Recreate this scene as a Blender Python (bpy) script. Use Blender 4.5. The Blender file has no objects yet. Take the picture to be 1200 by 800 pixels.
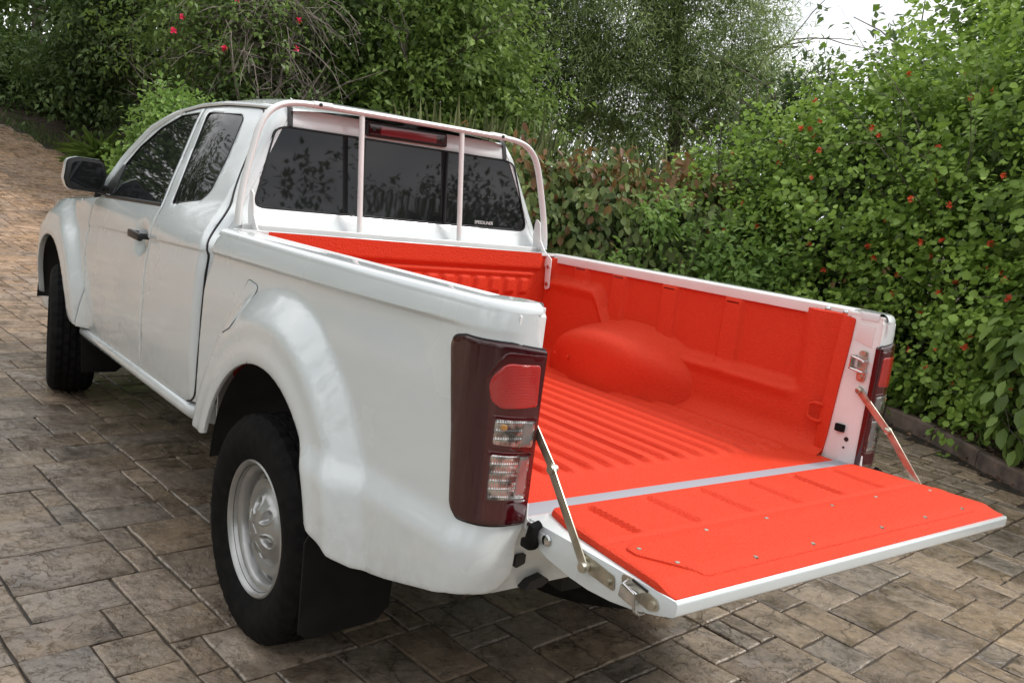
import bpy, bmesh, math, random
import numpy as np
from mathutils import Vector, Matrix
from mathutils.geometry import delaunay_2d_cdt

rnd = random.Random(7)
rng = np.random.default_rng(11)
scene = bpy.context.scene
COL = scene.collection

# ------------------------------------------------------------------ camera
CAM = Vector((-2.04112, -1.56697, 1.53986))
yaw, pit, rol, fpx = .6718981, -.1605332, .1261353, 1060.5435
F = Vector((math.sin(yaw) * math.cos(pit), math.cos(yaw) * math.cos(pit), math.sin(pit)))
R = F.cross(Vector((0, 0, 1))).normalized()
U = R.cross(F)
R2 = R * math.cos(rol) + U * math.sin(rol)
U2 = -R * math.sin(rol) + U * math.cos(rol)
cd = bpy.data.cameras.new('camera')
cam = bpy.data.objects.new('camera', cd)
COL.objects.link(cam)
m = Matrix((R2, U2, -F)).transposed().to_4x4()
m.translation = CAM
cam.matrix_world = m
cd.sensor_width = 36
cd.lens = fpx * 36 / 1200
cd.clip_start = .05
cd.clip_end = 600
scene.camera = cam

# ------------------------------------------------------------------ world: Nishita sky behind broken white cloud
world = bpy.data.worlds.new('World')
scene.world = world
world.use_nodes = True
wt = world.node_tree
wt.nodes.clear()
N = wt.nodes.new
wo = N('ShaderNodeOutputWorld'); bg = N('ShaderNodeBackground'); sky = N('ShaderNodeTexSky')
SUN_EL, SUN_AZ = math.radians(52), math.radians(122)   # azimuth clockwise from +y
sky.sky_type = 'NISHITA'; sky.sun_disc = False
sky.sun_elevation = SUN_EL; sky.sun_rotation = SUN_AZ
tc = N('ShaderNodeTexCoord'); mp = N('ShaderNodeMapping'); mp.inputs['Scale'].default_value = (1, 1, 2.6)
nz = N('ShaderNodeTexNoise'); nz.inputs['Scale'].default_value = 2.3; nz.inputs['Detail'].default_value = 7; nz.inputs['Roughness'].default_value = .55
cr = N('ShaderNodeValToRGB'); cr.color_ramp.elements[0].position = .26; cr.color_ramp.elements[1].position = .43
nz2 = N('ShaderNodeTexNoise'); nz2.inputs['Scale'].default_value = 3.4; nz2.inputs['Detail'].default_value = 5
cr2 = N('ShaderNodeValToRGB')
cr2.color_ramp.elements[0].color = (9.5, 9.8, 10.2, 1); cr2.color_ramp.elements[0].position = .35
cr2.color_ramp.elements[1].color = (16, 16, 16, 1); cr2.color_ramp.elements[1].position = .62
mx = N('ShaderNodeMix'); mx.data_type = 'RGBA'
L = wt.links.new
L(tc.outputs['Generated'], mp.inputs['Vector']); L(mp.outputs[0], nz.inputs['Vector']); L(mp.outputs[0], nz2.inputs['Vector'])
L(nz.outputs['Fac'], cr.inputs['Fac']); L(nz2.outputs['Fac'], cr2.inputs['Fac'])
L(cr.outputs['Color'], mx.inputs['Factor']); L(sky.outputs['Color'], mx.inputs['A']); L(cr2.outputs['Color'], mx.inputs['B'])
L(mx.outputs['Result'], bg.inputs['Color']); bg.inputs['Strength'].default_value = .10
L(bg.outputs[0], wo.inputs['Surface'])

# ------------------------------------------------------------------ sun (veiled by cloud)
sd = bpy.data.lights.new('sun', 'SUN'); sd.energy = 2.5; sd.angle = math.radians(12); sd.color = (1, .96, .9)
sun = bpy.data.objects.new('sun', sd); COL.objects.link(sun)
sdir = Vector((math.sin(SUN_AZ) * math.cos(SUN_EL), math.cos(SUN_AZ) * math.cos(SUN_EL), math.sin(SUN_EL)))
sun.rotation_euler = sdir.to_track_quat('Z', 'Y').to_euler()

scene.view_settings.view_transform = 'Standard'
scene.view_settings.look = 'None'
scene.view_settings.exposure = .1
scene.view_settings.gamma = 1
scene.cycles.max_bounces = 7
scene.cycles.transparent_max_bounces = 8

# ------------------------------------------------------------------ helpers
def link(o, parent=None):
    COL.objects.link(o)
    if parent is not None: o.parent = parent
    return o

def mesh_obj(name, verts, faces, mat, parent=None, sharp=35, smooth=True):
    me = bpy.data.meshes.new(name)
    me.from_pydata([tuple(map(float, v)) for v in verts], [], [tuple(f) for f in faces])
    me.materials.append(mat)
    if smooth:
        me.shade_smooth()
        me.set_sharp_from_angle(angle=math.radians(sharp))
    o = bpy.data.objects.new(name, me)
    link(o, parent)
    if parent is not None and parent.type == 'EMPTY': o.location = -parent.location
    return o

def thing(name, label, cat, loc=(0, 0, 0), group=None):
    o = bpy.data.objects.new(name, None); o.empty_display_size = .2
    COL.objects.link(o); o.location = loc
    o['label'] = label; o['category'] = cat
    if group: o['group'] = group
    return o

def tag(o, label, cat, group=None):
    o['label'] = label; o['category'] = cat
    if group: o['group'] = group
    return o

class MB:
    """collects shapes into one mesh"""
    def __init__(s): s.v = []; s.f = []
    def add(s, vs, fs):
        b = len(s.v); s.v += [tuple(map(float, v)) for v in vs]; s.f += [tuple(b + i for i in f) for f in fs]; return s
    def box(s, c, d, M=None, bev=0.0):
        bm = bmesh.new(); bmesh.ops.create_cube(bm, size=1)
        bmesh.ops.scale(bm, vec=Vector(d), verts=bm.verts)
        if bev: bmesh.ops.bevel(bm, geom=bm.edges[:], offset=bev, segments=2, affect='EDGES', profile=.6)
        if M is not None: bmesh.ops.transform(bm, matrix=M, verts=bm.verts)
        bmesh.ops.translate(bm, vec=Vector(c), verts=bm.verts)
        bm.verts.index_update()
        s.add([v.co[:] for v in bm.verts], [[v.index for v in f.verts] for f in bm.faces]); bm.free(); return s
    def tube(s, path, r, n=10, sx=1.0, caps=True, up=None):
        """round (or oval) tube along a path; r may be a list"""
        P = [Vector(p) for p in path]; k = len(P); rs = r if isinstance(r, (list, tuple)) else [r] * k
        T = []
        for i in range(k):
            t = (P[min(i + 1, k - 1)] - P[max(i - 1, 0)]); T.append(t.normalized())
        a = Vector(up) if up else (Vector((0, 0, 1)) if abs(T[0].z) < .9 else Vector((1, 0, 0)))
        vs = []; fs = []
        nrm = (a - T[0] * a.dot(T[0])).normalized()
        for i in range(k):
            nrm = (nrm - T[i] * nrm.dot(T[i])).normalized(); b = T[i].cross(nrm)
            for j in range(n):
                q = 2 * math.pi * j / n
                vs.append(P[i] + nrm * math.cos(q) * rs[i] + b * math.sin(q) * rs[i] * sx)
        for i in range(k - 1):
            for j in range(n):
                fs.append((i * n + j, i * n + (j + 1) % n, (i + 1) * n + (j + 1) % n, (i + 1) * n + j))
        if caps: fs.append(tuple(range(n))[::-1]); fs.append(tuple((k - 1) * n + j for j in range(n)))
        return s.add(vs, fs)
    def cyl(s, p0, p1, r, n=16): return s.tube([p0, p1], r, n)
    def lathe(s, prof, n=64, M=None, rmod=None):
        """prof: (radius, x along axis x)"""
        vs = []; fs = []
        for i, (r, x) in enumerate(prof):
            for j in range(n):
                q = 2 * math.pi * j / n; rr = r
                if rmod: rr, xx = rmod(i, j, r, x, q)
                else: xx = x
                vs.append(Vector((xx, rr * math.cos(q), rr * math.sin(q))))
        k = len(prof)
        for i in range(k - 1):
            for j in range(n):
                fs.append((i * n + j, (i + 1) * n + j, (i + 1) * n + (j + 1) % n, i * n + (j + 1) % n))
        if M is not None: vs = [M @ v for v in vs]
        return s.add(vs, fs)
    def prism(s, poly, axis, a, b):
        """extrude polygon (2-D points in the two other axes) along axis from a to b"""
        n = len(poly)
        def P(p, t):
            q = list(p); q.insert(axis, t); return q
        return s.add([P(p, a) for p in poly] + [P(p, b) for p in poly],
                     [tuple(range(n))[::-1], tuple(range(n, 2 * n))] + [(i, (i + 1) % n, n + (i + 1) % n, n + i) for i in range(n)])
    def grid(s, G):
        G = np.asarray(G); a, b = G.shape[:2]
        return s.add(G.reshape(-1, 3), [(i * b + j, (i + 1) * b + j, (i + 1) * b + j + 1, i * b + j + 1) for i in range(a - 1) for j in range(b - 1)])
    def build(s, name, mat, parent=None, sharp=35, smooth=True, bev=0):
        if bev:
            bm = bmesh.new(); vv = [bm.verts.new(v) for v in s.v]
            for f in s.f:
                try: bm.faces.new([vv[i] for i in f])
                except ValueError: pass
            bmesh.ops.recalc_face_normals(bm, faces=bm.faces)
            es = [e for e in bm.edges if len(e.link_faces) == 2 and e.calc_face_angle(0) > math.radians(35)]
            bmesh.ops.bevel(bm, geom=es, offset=bev, segments=2, affect='EDGES', profile=.6, clamp_overlap=True)
            bm.verts.index_update()
            s.v = [v.co[:] for v in bm.verts]; s.f = [[v.index for v in f.verts] for f in bm.faces]; bm.free()
        return mesh_obj(name, s.v, s.f, mat, parent, sharp, smooth)

def round_poly(pts, rad, seg=6):
    """fillet the corners of a closed polygon; rad: one radius or one per corner"""
    n = len(pts); out = []
    rs = rad if isinstance(rad, (list, tuple)) else [rad] * n
    for i in range(n):
        p = np.array(pts[i], float); a = np.array(pts[i - 1], float) - p; b = np.array(pts[(i + 1) % n], float) - p
        la, lb = np.linalg.norm(a), np.linalg.norm(b); r = rs[i]
        if r <= 0: out.append(tuple(p)); continue
        a /= la; b /= lb
        ang = math.acos(max(-1, min(1, float(a @ b))))
        if ang > 3.0: out.append(tuple(p)); continue
        t = min(r / math.tan(ang / 2), la * .48, lb * .48)
        p0, p1 = p + a * t, p + b * t
        for k in range(seg + 1):
            u = k / seg
            q = (1 - u) ** 2 * p0 + 2 * u * (1 - u) * p + u * u * p1
            out.append(tuple(q))
    return out

def seg_dist(P, A, B):
    d = np.full(len(P), 1e9)
    for a, b in zip(A, B):
        ab = b - a; t = np.clip(((P - a) @ ab) / max(ab @ ab, 1e-12), 0, 1)
        d = np.minimum(d, np.hypot(*(P - a - t[:, None] * ab).T))
    return d

def inside(P, loop):
    x, y = P[:, 0], P[:, 1]; c = np.zeros(len(P), bool); n = len(loop)
    for i in range(n):
        x0, y0 = loop[i]; x1, y1 = loop[(i + 1) % n]
        if y0 == y1: continue
        k = ((y0 > y) != (y1 > y)) & (x < (x1 - x0) * (y - y0) / (y1 - y0) + x0)
        c ^= k
    return c

def panel(name, mat, parent, outline, mapf, res=.025, holes=(), edge=.005, flange=.015, off=0.0, mirror=False, flip=False, dent=None, sharp=40, noroll=None, extra=None):
    """sheet-metal panel: closed 2-D outline (with holes) laid on the surface mapf(s, z), edges rolled over and turned in"""
    loops = []
    for lp in [outline] + list(holes):
        lp = np.array(lp, float); q = []
        for i in range(len(lp)):
            a, b = lp[i], lp[(i + 1) % len(lp)]; k = max(1, int(math.ceil(np.linalg.norm(b - a) / res)))
            for t in range(k): q.append(a + (b - a) * t / k)
        q = np.array(q)
        keep = [i for i in range(len(q)) if np.linalg.norm(q[i] - q[i - 1]) > 2e-4]
        loops.append(q[keep])
    A = np.concatenate(loops); B = np.concatenate([np.roll(l, -1, 0) for l in loops])
    mn, mx_ = loops[0].min(0), loops[0].max(0)
    gy = np.arange(mn[1], mx_[1], res * .87); pts = []
    for k, y in enumerate(gy):
        xs = np.arange(mn[0] + (res / 2 if k % 2 else 0), mx_[0], res); pts.append(np.stack([xs, np.full(len(xs), y)], 1))
    pts = np.concatenate(pts)
    ok = inside(pts, loops[0])
    for h in loops[1:]: ok &= ~inside(pts, h)
    pts = pts[ok]
    d = seg_dist(pts, A, B); pts = pts[d > max(res * .45, edge * 1.4)]
    ring = []
    if edge:
        for li, l in enumerate(loops):
            t = np.roll(l, -1, 0) - np.roll(l, 1, 0); t /= np.maximum(np.linalg.norm(t, axis=1), 1e-9)[:, None]
            nn = np.stack([-t[:, 1], t[:, 0]], 1)
            if not inside(np.array([l[0] + nn[0] * 1e-4]), loops[0])[0] ^ (li > 0 and inside(np.array([l[0] + nn[0] * 1e-4]), l)[0]): nn = -nn
            for e in (edge * .3, edge):
                q = l + nn * e; dd = seg_dist(q, A, B); ring.append(q[dd > e * .93])
    if extra is not None:
        ex_ = np.array(extra, float); ex_ = ex_[inside(ex_, loops[0])]
        for h in loops[1:]: ex_ = ex_[~inside(ex_, h)]
        ex_ = ex_[seg_dist(ex_, A, B) > max(edge * 1.2, .002)]; ring.append(ex_)
        dq = np.full(len(pts), 9.0)
        for c0 in range(0, len(ex_), 200): dq = np.minimum(dq, np.min(np.hypot(pts[:, None, 0] - ex_[None, c0:c0 + 200, 0], pts[:, None, 1] - ex_[None, c0:c0 + 200, 1]), 1))
        pts = pts[dq > .007]
    allp = np.concatenate([np.concatenate(loops)] + ring + [pts])
    nb = len(A); edges = []; b0 = 0
    for l in loops:
        edges += [(b0 + i, b0 + (i + 1) % len(l)) for i in range(len(l))]; b0 += len(l)
    vo, eo, fo, ov, oe, of = delaunay_2d_cdt([Vector(p) for p in allp], edges, [], 0, 1e-6, True)
    V2 = np.array([v[:] for v in vo]); T = np.array([f for f in fo])
    c = V2[T].mean(1); ok = inside(c, loops[0])
    for h in loops[1:]: ok &= ~inside(c, h)
    T = T[ok]
    a = V2[T]; ar = (a[:, 1, 0] - a[:, 0, 0]) * (a[:, 2, 1] - a[:, 0, 1]) - (a[:, 1, 1] - a[:, 0, 1]) * (a[:, 2, 0] - a[:, 0, 0])
    T[ar < 0] = T[ar < 0][:, ::-1]
    s, z = V2.T
    P = mapf(s, z); e = 1e-3
    ds = mapf(s + e, z) - mapf(s - e, z); dz = mapf(s, z + e) - mapf(s, z - e)
    n = np.cross(dz, ds); n /= np.maximum(np.linalg.norm(n, axis=1), 1e-9)[:, None]
    if flip: n = -n
    dist = seg_dist(V2, A, B)
    o_ = np.full(len(V2), float(off))
    if edge:
        q = np.clip(edge - dist, 0, edge); o_ -= (edge - np.sqrt(np.maximum(edge ** 2 - q ** 2, 0))) * (1 - (noroll(s, z) if noroll else 0))
    if dent is not None: o_ += dent(s, z)
    P = P + n * o_[:, None]
    verts = P.tolist(); faces = T[:, ::-1].tolist() if not flip else T.tolist()
    if flange:
        cnt = {}
        for f in faces:
            for i in range(3):
                k = (f[i], f[(i + 1) % 3]); cnt[k] = 1
        bd = [k for k in cnt if (k[1], k[0]) not in cnt]; low = {}
        for (i, j) in bd:
            for q in (i, j):
                if q not in low: low[q] = len(verts); verts.append((P[q] - n[q] * flange).tolist())
            faces.append((j, i, low[i], low[j]))
    o = mesh_obj(name, verts, faces, mat, parent, sharp)
    if not mirror: return o
    V = np.array(verts); V[:, 0] *= -1
    return o, mesh_obj(name, V, [f[::-1] for f in faces], mat, parent, sharp)

# ------------------------------------------------------------------ materials
def mat(name, col, rough=.5, metal=0, coat=0, spec=.5, **kw):
    m = bpy.data.materials.new(name); m.use_nodes = True; b = m.node_tree.nodes['Principled BSDF']
    b.inputs['Base Color'].default_value = (*col, 1); b.inputs['Roughness'].default_value = rough
    b.inputs['Metallic'].default_value = metal; b.inputs['Coat Weight'].default_value = coat
    b.inputs['Coat Roughness'].default_value = kw.get('coatr', .055); b.inputs['Specular IOR Level'].default_value = spec; b.inputs['Coat IOR'].default_value = 1.6
    m['b'] = 1
    return m
def nodes(m): return m.node_tree.nodes, m.node_tree.links, m.node_tree.nodes['Principled BSDF']
def noise_col(m, c0, c1, scale, lo=.35, hi=.65, detail=5, rough=None, bump=None, bscale=None, obj=True):
    n, l, b = nodes(m)
    t = n.new('ShaderNodeTexCoord'); z = n.new('ShaderNodeTexNoise'); z.inputs['Scale'].default_value = scale; z.inputs['Detail'].default_value = detail
    r = n.new('ShaderNodeValToRGB'); r.color_ramp.elements[0].position = lo; r.color_ramp.elements[1].position = hi
    r.color_ramp.elements[0].color = (*c0, 1); r.color_ramp.elements[1].color = (*c1, 1)
    l.new(t.outputs['Object'], z.inputs['Vector']); l.new(z.outputs['Fac'], r.inputs['Fac']); l.new(r.outputs['Color'], b.inputs['Base Color'])
    if rough:
        q = n.new('ShaderNodeMapRange'); q.inputs['To Min'].default_value, q.inputs['To Max'].default_value = rough
        l.new(z.outputs['Fac'], q.inputs['Value']); l.new(q.outputs[0], b.inputs['Roughness'])
    if bump:
        z2 = n.new('ShaderNodeTexNoise'); z2.inputs['Scale'].default_value = bscale or scale; z2.inputs['Detail'].default_value = 4
        bp = n.new('ShaderNodeBump'); bp.inputs['Strength'].default_value = bump[0]; bp.inputs['Distance'].default_value = bump[1]
        l.new(t.outputs['Object'], z2.inputs['Vector']); l.new(z2.outputs['Fac'], bp.inputs['Height']); l.new(bp.outputs[0], b.inputs['Normal'])
    return m

M = {}
M['paint'] = noise_col(mat('white_paint', (.80, .81, .80), .32, 0, 1), (.63, .675, .69), (.67, .71, .72), 1.7, rough=(.22, .32))
def dirty(m, z0, z1, amt):
    n, l, b = nodes(m); src = b.inputs['Base Color'].links[0].from_socket
    t = n.new('ShaderNodeTexCoord'); sp = n.new('ShaderNodeSeparateXYZ'); l.new(t.outputs['Object'], sp.inputs[0])
    mr = n.new('ShaderNodeMapRange'); mr.inputs['From Min'].default_value = z1; mr.inputs['From Max'].default_value = z0; mr.inputs['To Max'].default_value = amt; l.new(sp.outputs['Z'], mr.inputs['Value'])
    z = n.new('ShaderNodeTexNoise'); z.inputs['Scale'].default_value = 14; z.inputs['Detail'].default_value = 7; z.inputs['Roughness'].default_value = .7; l.new(t.outputs['Object'], z.inputs['Vector'])
    r = n.new('ShaderNodeMapRange'); r.inputs['From Min'].default_value = .35; r.inputs['From Max'].default_value = .7; l.new(z.outputs['Fac'], r.inputs['Value'])
    mm = n.new('ShaderNodeMath'); mm.operation = 'MULTIPLY'; l.new(mr.outputs[0], mm.inputs[0]); l.new(r.outputs[0], mm.inputs[1])
    q = n.new('ShaderNodeMix'); q.data_type = 'RGBA'; q.inputs['B'].default_value = (.30, .25, .20, 1); l.new(mm.outputs[0], q.inputs['Factor']); l.new(src, q.inputs['A']); l.new(q.outputs['Result'], b.inputs['Base Color'])
dirty(M['paint'], .48, .78, .38)
M['frame_paint'] = noise_col(mat('white_powder_coat', (.8, .8, .79), .35, 0, .3), (.68, .68, .675), (.74, .74, .735), 6)
M['liner'] = noise_col(mat('red_spray_liner', (.8, .03, .012), .6, spec=.22), (.61, .040, .012), (.64, .045, .015), 60, bump=(.75, .005), bscale=210, rough=(.5, .7))
M['glass'] = mat('tinted_glass', (.01, .011, .012), .02, 0, 0, .48)
M['black'] = mat('black_plastic', (.012, .012, .013), .42)
M['rubber'] = noise_col(mat('black_rubber', (.014, .014, .014), .85, spec=.14), (.005, .005, .005), (.011, .0105, .010), 30, bump=(.2, .001), bscale=200)
M['flap'] = noise_col(mat('mud_flap_rubber', (.014, .014, .014), .7, spec=.25), (.005, .005, .005), (.010, .0095, .009), 12)
M['under'] = noise_col(mat('dark_underbody', (.015, .014, .013), .8), (.008, .008, .008), (.022, .02, .018), 8)
M['seal'] = mat('black_seal', (.008, .008, .009), .5)
M['rim'] = noise_col(mat('silver_wheel_paint', (.42, .42, .41), .34, .75, .3), (.36, .36, .355), (.46, .46, .45), 9, rough=(.28, .42))
M['zinc'] = noise_col(mat('yellow_zinc_steel', (.45, .42, .35), .32, .95), (.36, .34, .28), (.56, .53, .45), 25, rough=(.25, .45))
M['steel'] = mat('bright_steel', (.6, .6, .6), .22, 1)
M['lamp_dark'] = mat('smoked_red_lens', (.036, .0018, .005), .12, 0, .6, coatr=.08)
M['lamp_mid'] = mat('deep_red_lens', (.060, .003, .006), .12, 0, .8, coatr=.08)
M['brake_red'] = mat('dull_red_lens', (.20, .018, .028), .15, 0, .8)
M['liner_shade'] = mat('recess_shade_red', (.22, .010, .006), .7)  # shade in the slots put into a darker copy of the liner colour
M['lamp_red'] = mat('red_lens', (.42, .010, .008), .08, 0, 1)
M['lamp_clear'] = noise_col(mat('clear_lens', (.55, .54, .53), .1, .8, 1), (.10, .10, .10), (.62, .60, .58), 34, lo=.42, hi=.6)
M['lamp_plate'] = mat('grey_reflector', (.30, .29, .29), .25, .6, 1)
M['lamp_amber'] = mat('amber_bulb', (.45, .22, .06), .2, 0, 1)
M['seat'] = mat('dark_seat_fabric', (.03, .03, .032), .85)
M['sill'] = mat('grey_white_sill', (.30, .32, .36), .5)
M['decal'] = mat('white_decal', (.75, .75, .75), .5)
def lens_bump(m, sx, sy, dist=.004, st=.9, rings=False):
    n, l, b = nodes(m); t = n.new('ShaderNodeTexCoord'); w = n.new('ShaderNodeTexWave'); w2 = n.new('ShaderNodeTexWave')
    w.wave_type = 'RINGS' if rings else 'BANDS'; w.bands_direction = 'Z' if not rings else 'X'; w.inputs['Scale'].default_value = sx; w2.bands_direction = 'X'; w2.inputs['Scale'].default_value = sy
    mm = n.new('ShaderNodeMath'); mm.operation = 'MAXIMUM'; bp = n.new('ShaderNodeBump'); bp.inputs['Strength'].default_value = st; bp.inputs['Distance'].default_value = dist
    l.new(t.outputs['Object'], w.inputs['Vector']); l.new(t.outputs['Object'], w2.inputs['Vector'])
    l.new(w.outputs['Fac'], mm.inputs[0]); l.new(w2.outputs['Fac'], mm.inputs[1]); l.new(mm.outputs[0], bp.inputs['Height']); l.new(bp.outputs[0], b.inputs['Normal'])
lens_bump(M['lamp_red'], 90, 120, .0015, .6); lens_bump(M['lamp_clear'], 16, 60, .003, .8)

def leaf_mat(name, c_lo, c_hi, rough=.45, trans=.42):
    """leaf colour runs between two natural greens by the per-leaf value 'tint'"""
    m = mat(name, c_hi, rough, 0, 0, .4); n, l, b = nodes(m)
    a = n.new('ShaderNodeAttribute'); a.attribute_name = 'tint'
    r = n.new('ShaderNodeValToRGB'); r.color_ramp.elements[0].color = (*c_lo, 1); r.color_ramp.elements[1].color = (*c_hi, 1)
    l.new(a.outputs['Fac'], r.inputs['Fac']); l.new(r.outputs['Color'], b.inputs['Base Color'])
    t = n.new('ShaderNodeBsdfTranslucent'); l.new(r.outputs['Color'], t.inputs['Color'])
    mx = n.new('ShaderNodeMixShader'); mx.inputs[0].default_value = trans
    out = n['Material Output']; l.new(b.outputs[0], mx.inputs[1]); l.new(t.outputs[0], mx.inputs[2]); l.new(mx.outputs[0], out.inputs[0])
    return m
M['leaf_shrub'] = leaf_mat('shrub_leaf', (.075, .145, .022), (.36, .53, .10))
M['leaf_copper'] = leaf_mat('copper_leaf', (.08, .13, .035), (.27, .33, .11))
M['leaf_rust'] = leaf_mat('rusty_leaf', (.16, .07, .03), (.27, .16, .06))
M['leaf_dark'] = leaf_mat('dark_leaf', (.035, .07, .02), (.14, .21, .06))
M['leaf_mid'] = leaf_mat('mid_leaf', (.075, .13, .03), (.27, .39, .085))
M['leaf_feather'] = leaf_mat('feathery_leaf', (.12, .18, .06), (.38, .48, .18))
M['leaf_bright'] = leaf_mat('bright_leaf', (.12, .22, .05), (.30, .46, .11))
M['leaf_dry'] = leaf_mat('dry_twig', (.10, .08, .06), (.24, .20, .16))
M['grass'] = leaf_mat('tall_grass', (.12, .16, .06), (.34, .36, .17))
M['lawn'] = leaf_mat('lawn_grass', (.06, .11, .03), (.14, .2, .06))
M['litter'] = leaf_mat('leaf_litter', (.05, .03, .02), (.22, .13, .08), trans=.1)
M['flower'] = leaf_mat('orange_flower', (.80, .08, .04), (.90, .20, .09), trans=.3)
M['pink'] = leaf_mat('pink_flower', (.7, .02, .08), (.85, .05, .16), trans=.3)
M['bark'] = noise_col(mat('bark', (.12, .1, .08), .85), (.06, .05, .04), (.20, .17, .14), 9, bump=(.6, .02), bscale=22)
M['twig'] = noise_col(mat('twig', (.16, .13, .11), .85), (.10, .085, .07), (.24, .2, .17), 6)
M['soil'] = noise_col(mat('garden_soil', (.05, .035, .025), .95), (.025, .018, .013), (.09, .062, .042), 7, bump=(.8, .03), bscale=16)
M['kerb'] = noise_col(mat('brown_kerb', (.13, .09, .07), .75), (.07, .05, .042), (.17, .12, .095), 8, bump=(.5, .01), bscale=40)

# ---- body surface maps (metres; x right, y forward, z up) ----
def ss(a, b, x):
    t = np.clip((x - a) / (b - a), 0, 1)
    return t * t * (3 - 2 * t)
PZ = [.40, .50, .60, .75, .95, 1.10, 1.165, 1.20, 1.25, 1.31, 1.40, 1.55, 1.72, 1.77]
PW = [.835, .855, .869, .882, .886, .881, .880, .876, .862, .838, .798, .725, .645, .60]
FZ = np.arange(.30, 1.90, .01)
_w = np.interp(FZ, PZ, PW)
for _i in range(3):
    _w = np.convolve(np.pad(_w, 2, mode='edge'), np.ones(5) / 5, 'valid')
FW = _w
def arch_r(y, z, cy, cz):
    return np.hypot((y - cy) / .46, (z - cz) / .49)
def flare(y, z, cy, cz, amp=.058):
    dy, dz = y - cy, z - cz
    r = np.hypot(dy / .46, dz / .49)
    d = (r - 1) * .475
    wd = np.where(dz > 0, .23, .20)
    t = np.clip((wd - d) / (wd - .115), 0, 1)
    b = np.where(t > .8, 1 - (1 - t) ** 2 * 2.5 - (1 - t) * .0, t * 1.125)
    b = b * ss(-.45, -.05, dz + .35)
    b = b * np.where(dy < 0, 1 - .45 * ss(-.05, -.22, dz), 1)
    return amp * b + .006 * (1 - ss(.0, .05, np.abs(d - .03)))*ss(-.3,0,dz)
def zcrease2(y): return 1.268 - .044 * y
def Wcab(y, z):
    w = np.interp(z, FZ, FW)
    w = w - .045 * ss(2.5, 1.88, y) * ss(1.2, 1.38, z)
    zc = zcrease2(y)   # groove below the shoulder line
    w = w - .007 * ss(zc - .10, zc - .010, z) * (1 - ss(zc - .008, zc + .003, z))
    w = w + flare(y, z, 4.19, .49, .055) * (z < 1.25)
    w = w - .10 * ss(4.2, 5.2, y) ** 2 * 1.6 - .05 * ss(3.6, 4.4, y) * ss(1.0, 1.25, z)
    return w
def zcrease(y): return 1.238 - .023 * y
def Wbed(y, z):
    w = .884 - .020 * ss(.55, .9, 1.0 - z) - .020 * ss(.55, .40, z)
    zc = zcrease(y)
    w = w + 0 * y
    w = np.where(z > zc, w - .030 * np.clip((z - zc) / .10, 0, 1.3) ** 1.4, w)
    w = w - .014 * ss(.02, .35, y) * ss(zc - .17, zc - .015, z) * (1 - ss(zc - .010, zc + .002, z))
    w = w - .030 * ss(.75, -.05, y) ** 1.3
    w = w + .026 * ss(.80, .715, z) * ss(.9, .55, y)
    w = w + flare(y, z, 1.04, .43)
    return w
BS0, BR, BYR = .08, .10, -.02
def bed_map(s, z):
    s = np.asarray(s, float); z = np.asarray(z, float)
    r = BR
    W = Wbed(np.maximum(s, BS0), z)
    th = np.clip((BS0 - s) / r, 0, np.pi / 2)
    ex = np.maximum(BS0 - s - r * np.pi / 2, 0)
    x = -(W - r) - r * np.cos(th) + ex
    y = np.where(s > BS0, s, BYR + r - r * np.sin(th))
    y = y - .012 * ss(.95, .70, z) * np.sin(th) * 0
    y = y + .022 * ss(.72, .56, z) ** 2 * np.sin(th)
    return np.stack([x, y, z], -1)
def cab_ry(z): return np.interp(z, [1.0, 1.22, 1.37, 1.70, 1.80], [1.80, 1.80, 1.865, 1.90, 1.93])
CR = .055
def cab_map(s, z):
    # s >= 2.0-ish: s = y ; smaller s wraps round the rear corner and across the back (s measured from ry+CR)
    s = np.asarray(s, float); z = np.asarray(z, float)
    ry = cab_ry(z)
    s0 = ry + CR
    W = Wcab(np.maximum(s, s0), z)
    th = np.clip((s0 - s) / CR, 0, np.pi / 2)
    ex = np.maximum(s0 - s - CR * np.pi / 2, 0)
    x = -(W - CR) - CR * np.cos(th) + ex
    y = np.where(s > s0, s, ry + CR - CR * np.sin(th))
    return np.stack([x, y, z], -1)

# ================================================================== SETTING
def gz(x, y):
    x = np.asarray(x, float); y = np.asarray(y, float)
    b = -.005 + .021 * np.clip(y - 1.09, -14, 12)
    yy = np.clip(y - 8, 0, 16)
    return b + .0083 * yy * yy * (1 - .35 * ss(3, 14, x))
def gzf(x, y): return float(gz(x, y))

EDGE = [(3.2, -5.0), (3.75, -1.2), (4.5, .88), (4.95, 1.62), (5.30, 2.4), (5.28, 3.2), (4.85, 4.1), (4.2, 5.0), (3.5, 6.0), (2.9, 7.4), (2.35, 9.2), (1.95, 11.2), (2.1, 13.6), (2.55, 16.6), (2.0, 19.2), (.9, 21.6), (-3, 23.2), (-9, 24.2), (-15, 24.6)]
def smooth_path(P, k=6):
    P = [np.array(p, float) for p in P]; out = []
    for i in range(len(P) - 1):
        p0, p1, p2, p3 = P[max(i - 1, 0)], P[i], P[i + 1], P[min(i + 2, len(P) - 1)]
        for t in range(k):
            u = t / k
            out.append(.5 * ((2 * p1) + (-p0 + p2) * u + (2 * p0 - 5 * p1 + 4 * p2 - p3) * u * u + (-p0 + 3 * p1 - 3 * p2 + p3) * u ** 3))
    out.append(P[-1]); return np.array(out)
EDGES = smooth_path(EDGE, 5)
DRIVE = np.concatenate([EDGES, np.array([(-16, 24.6), (-16, -6), (3.2, -6)])])

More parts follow.
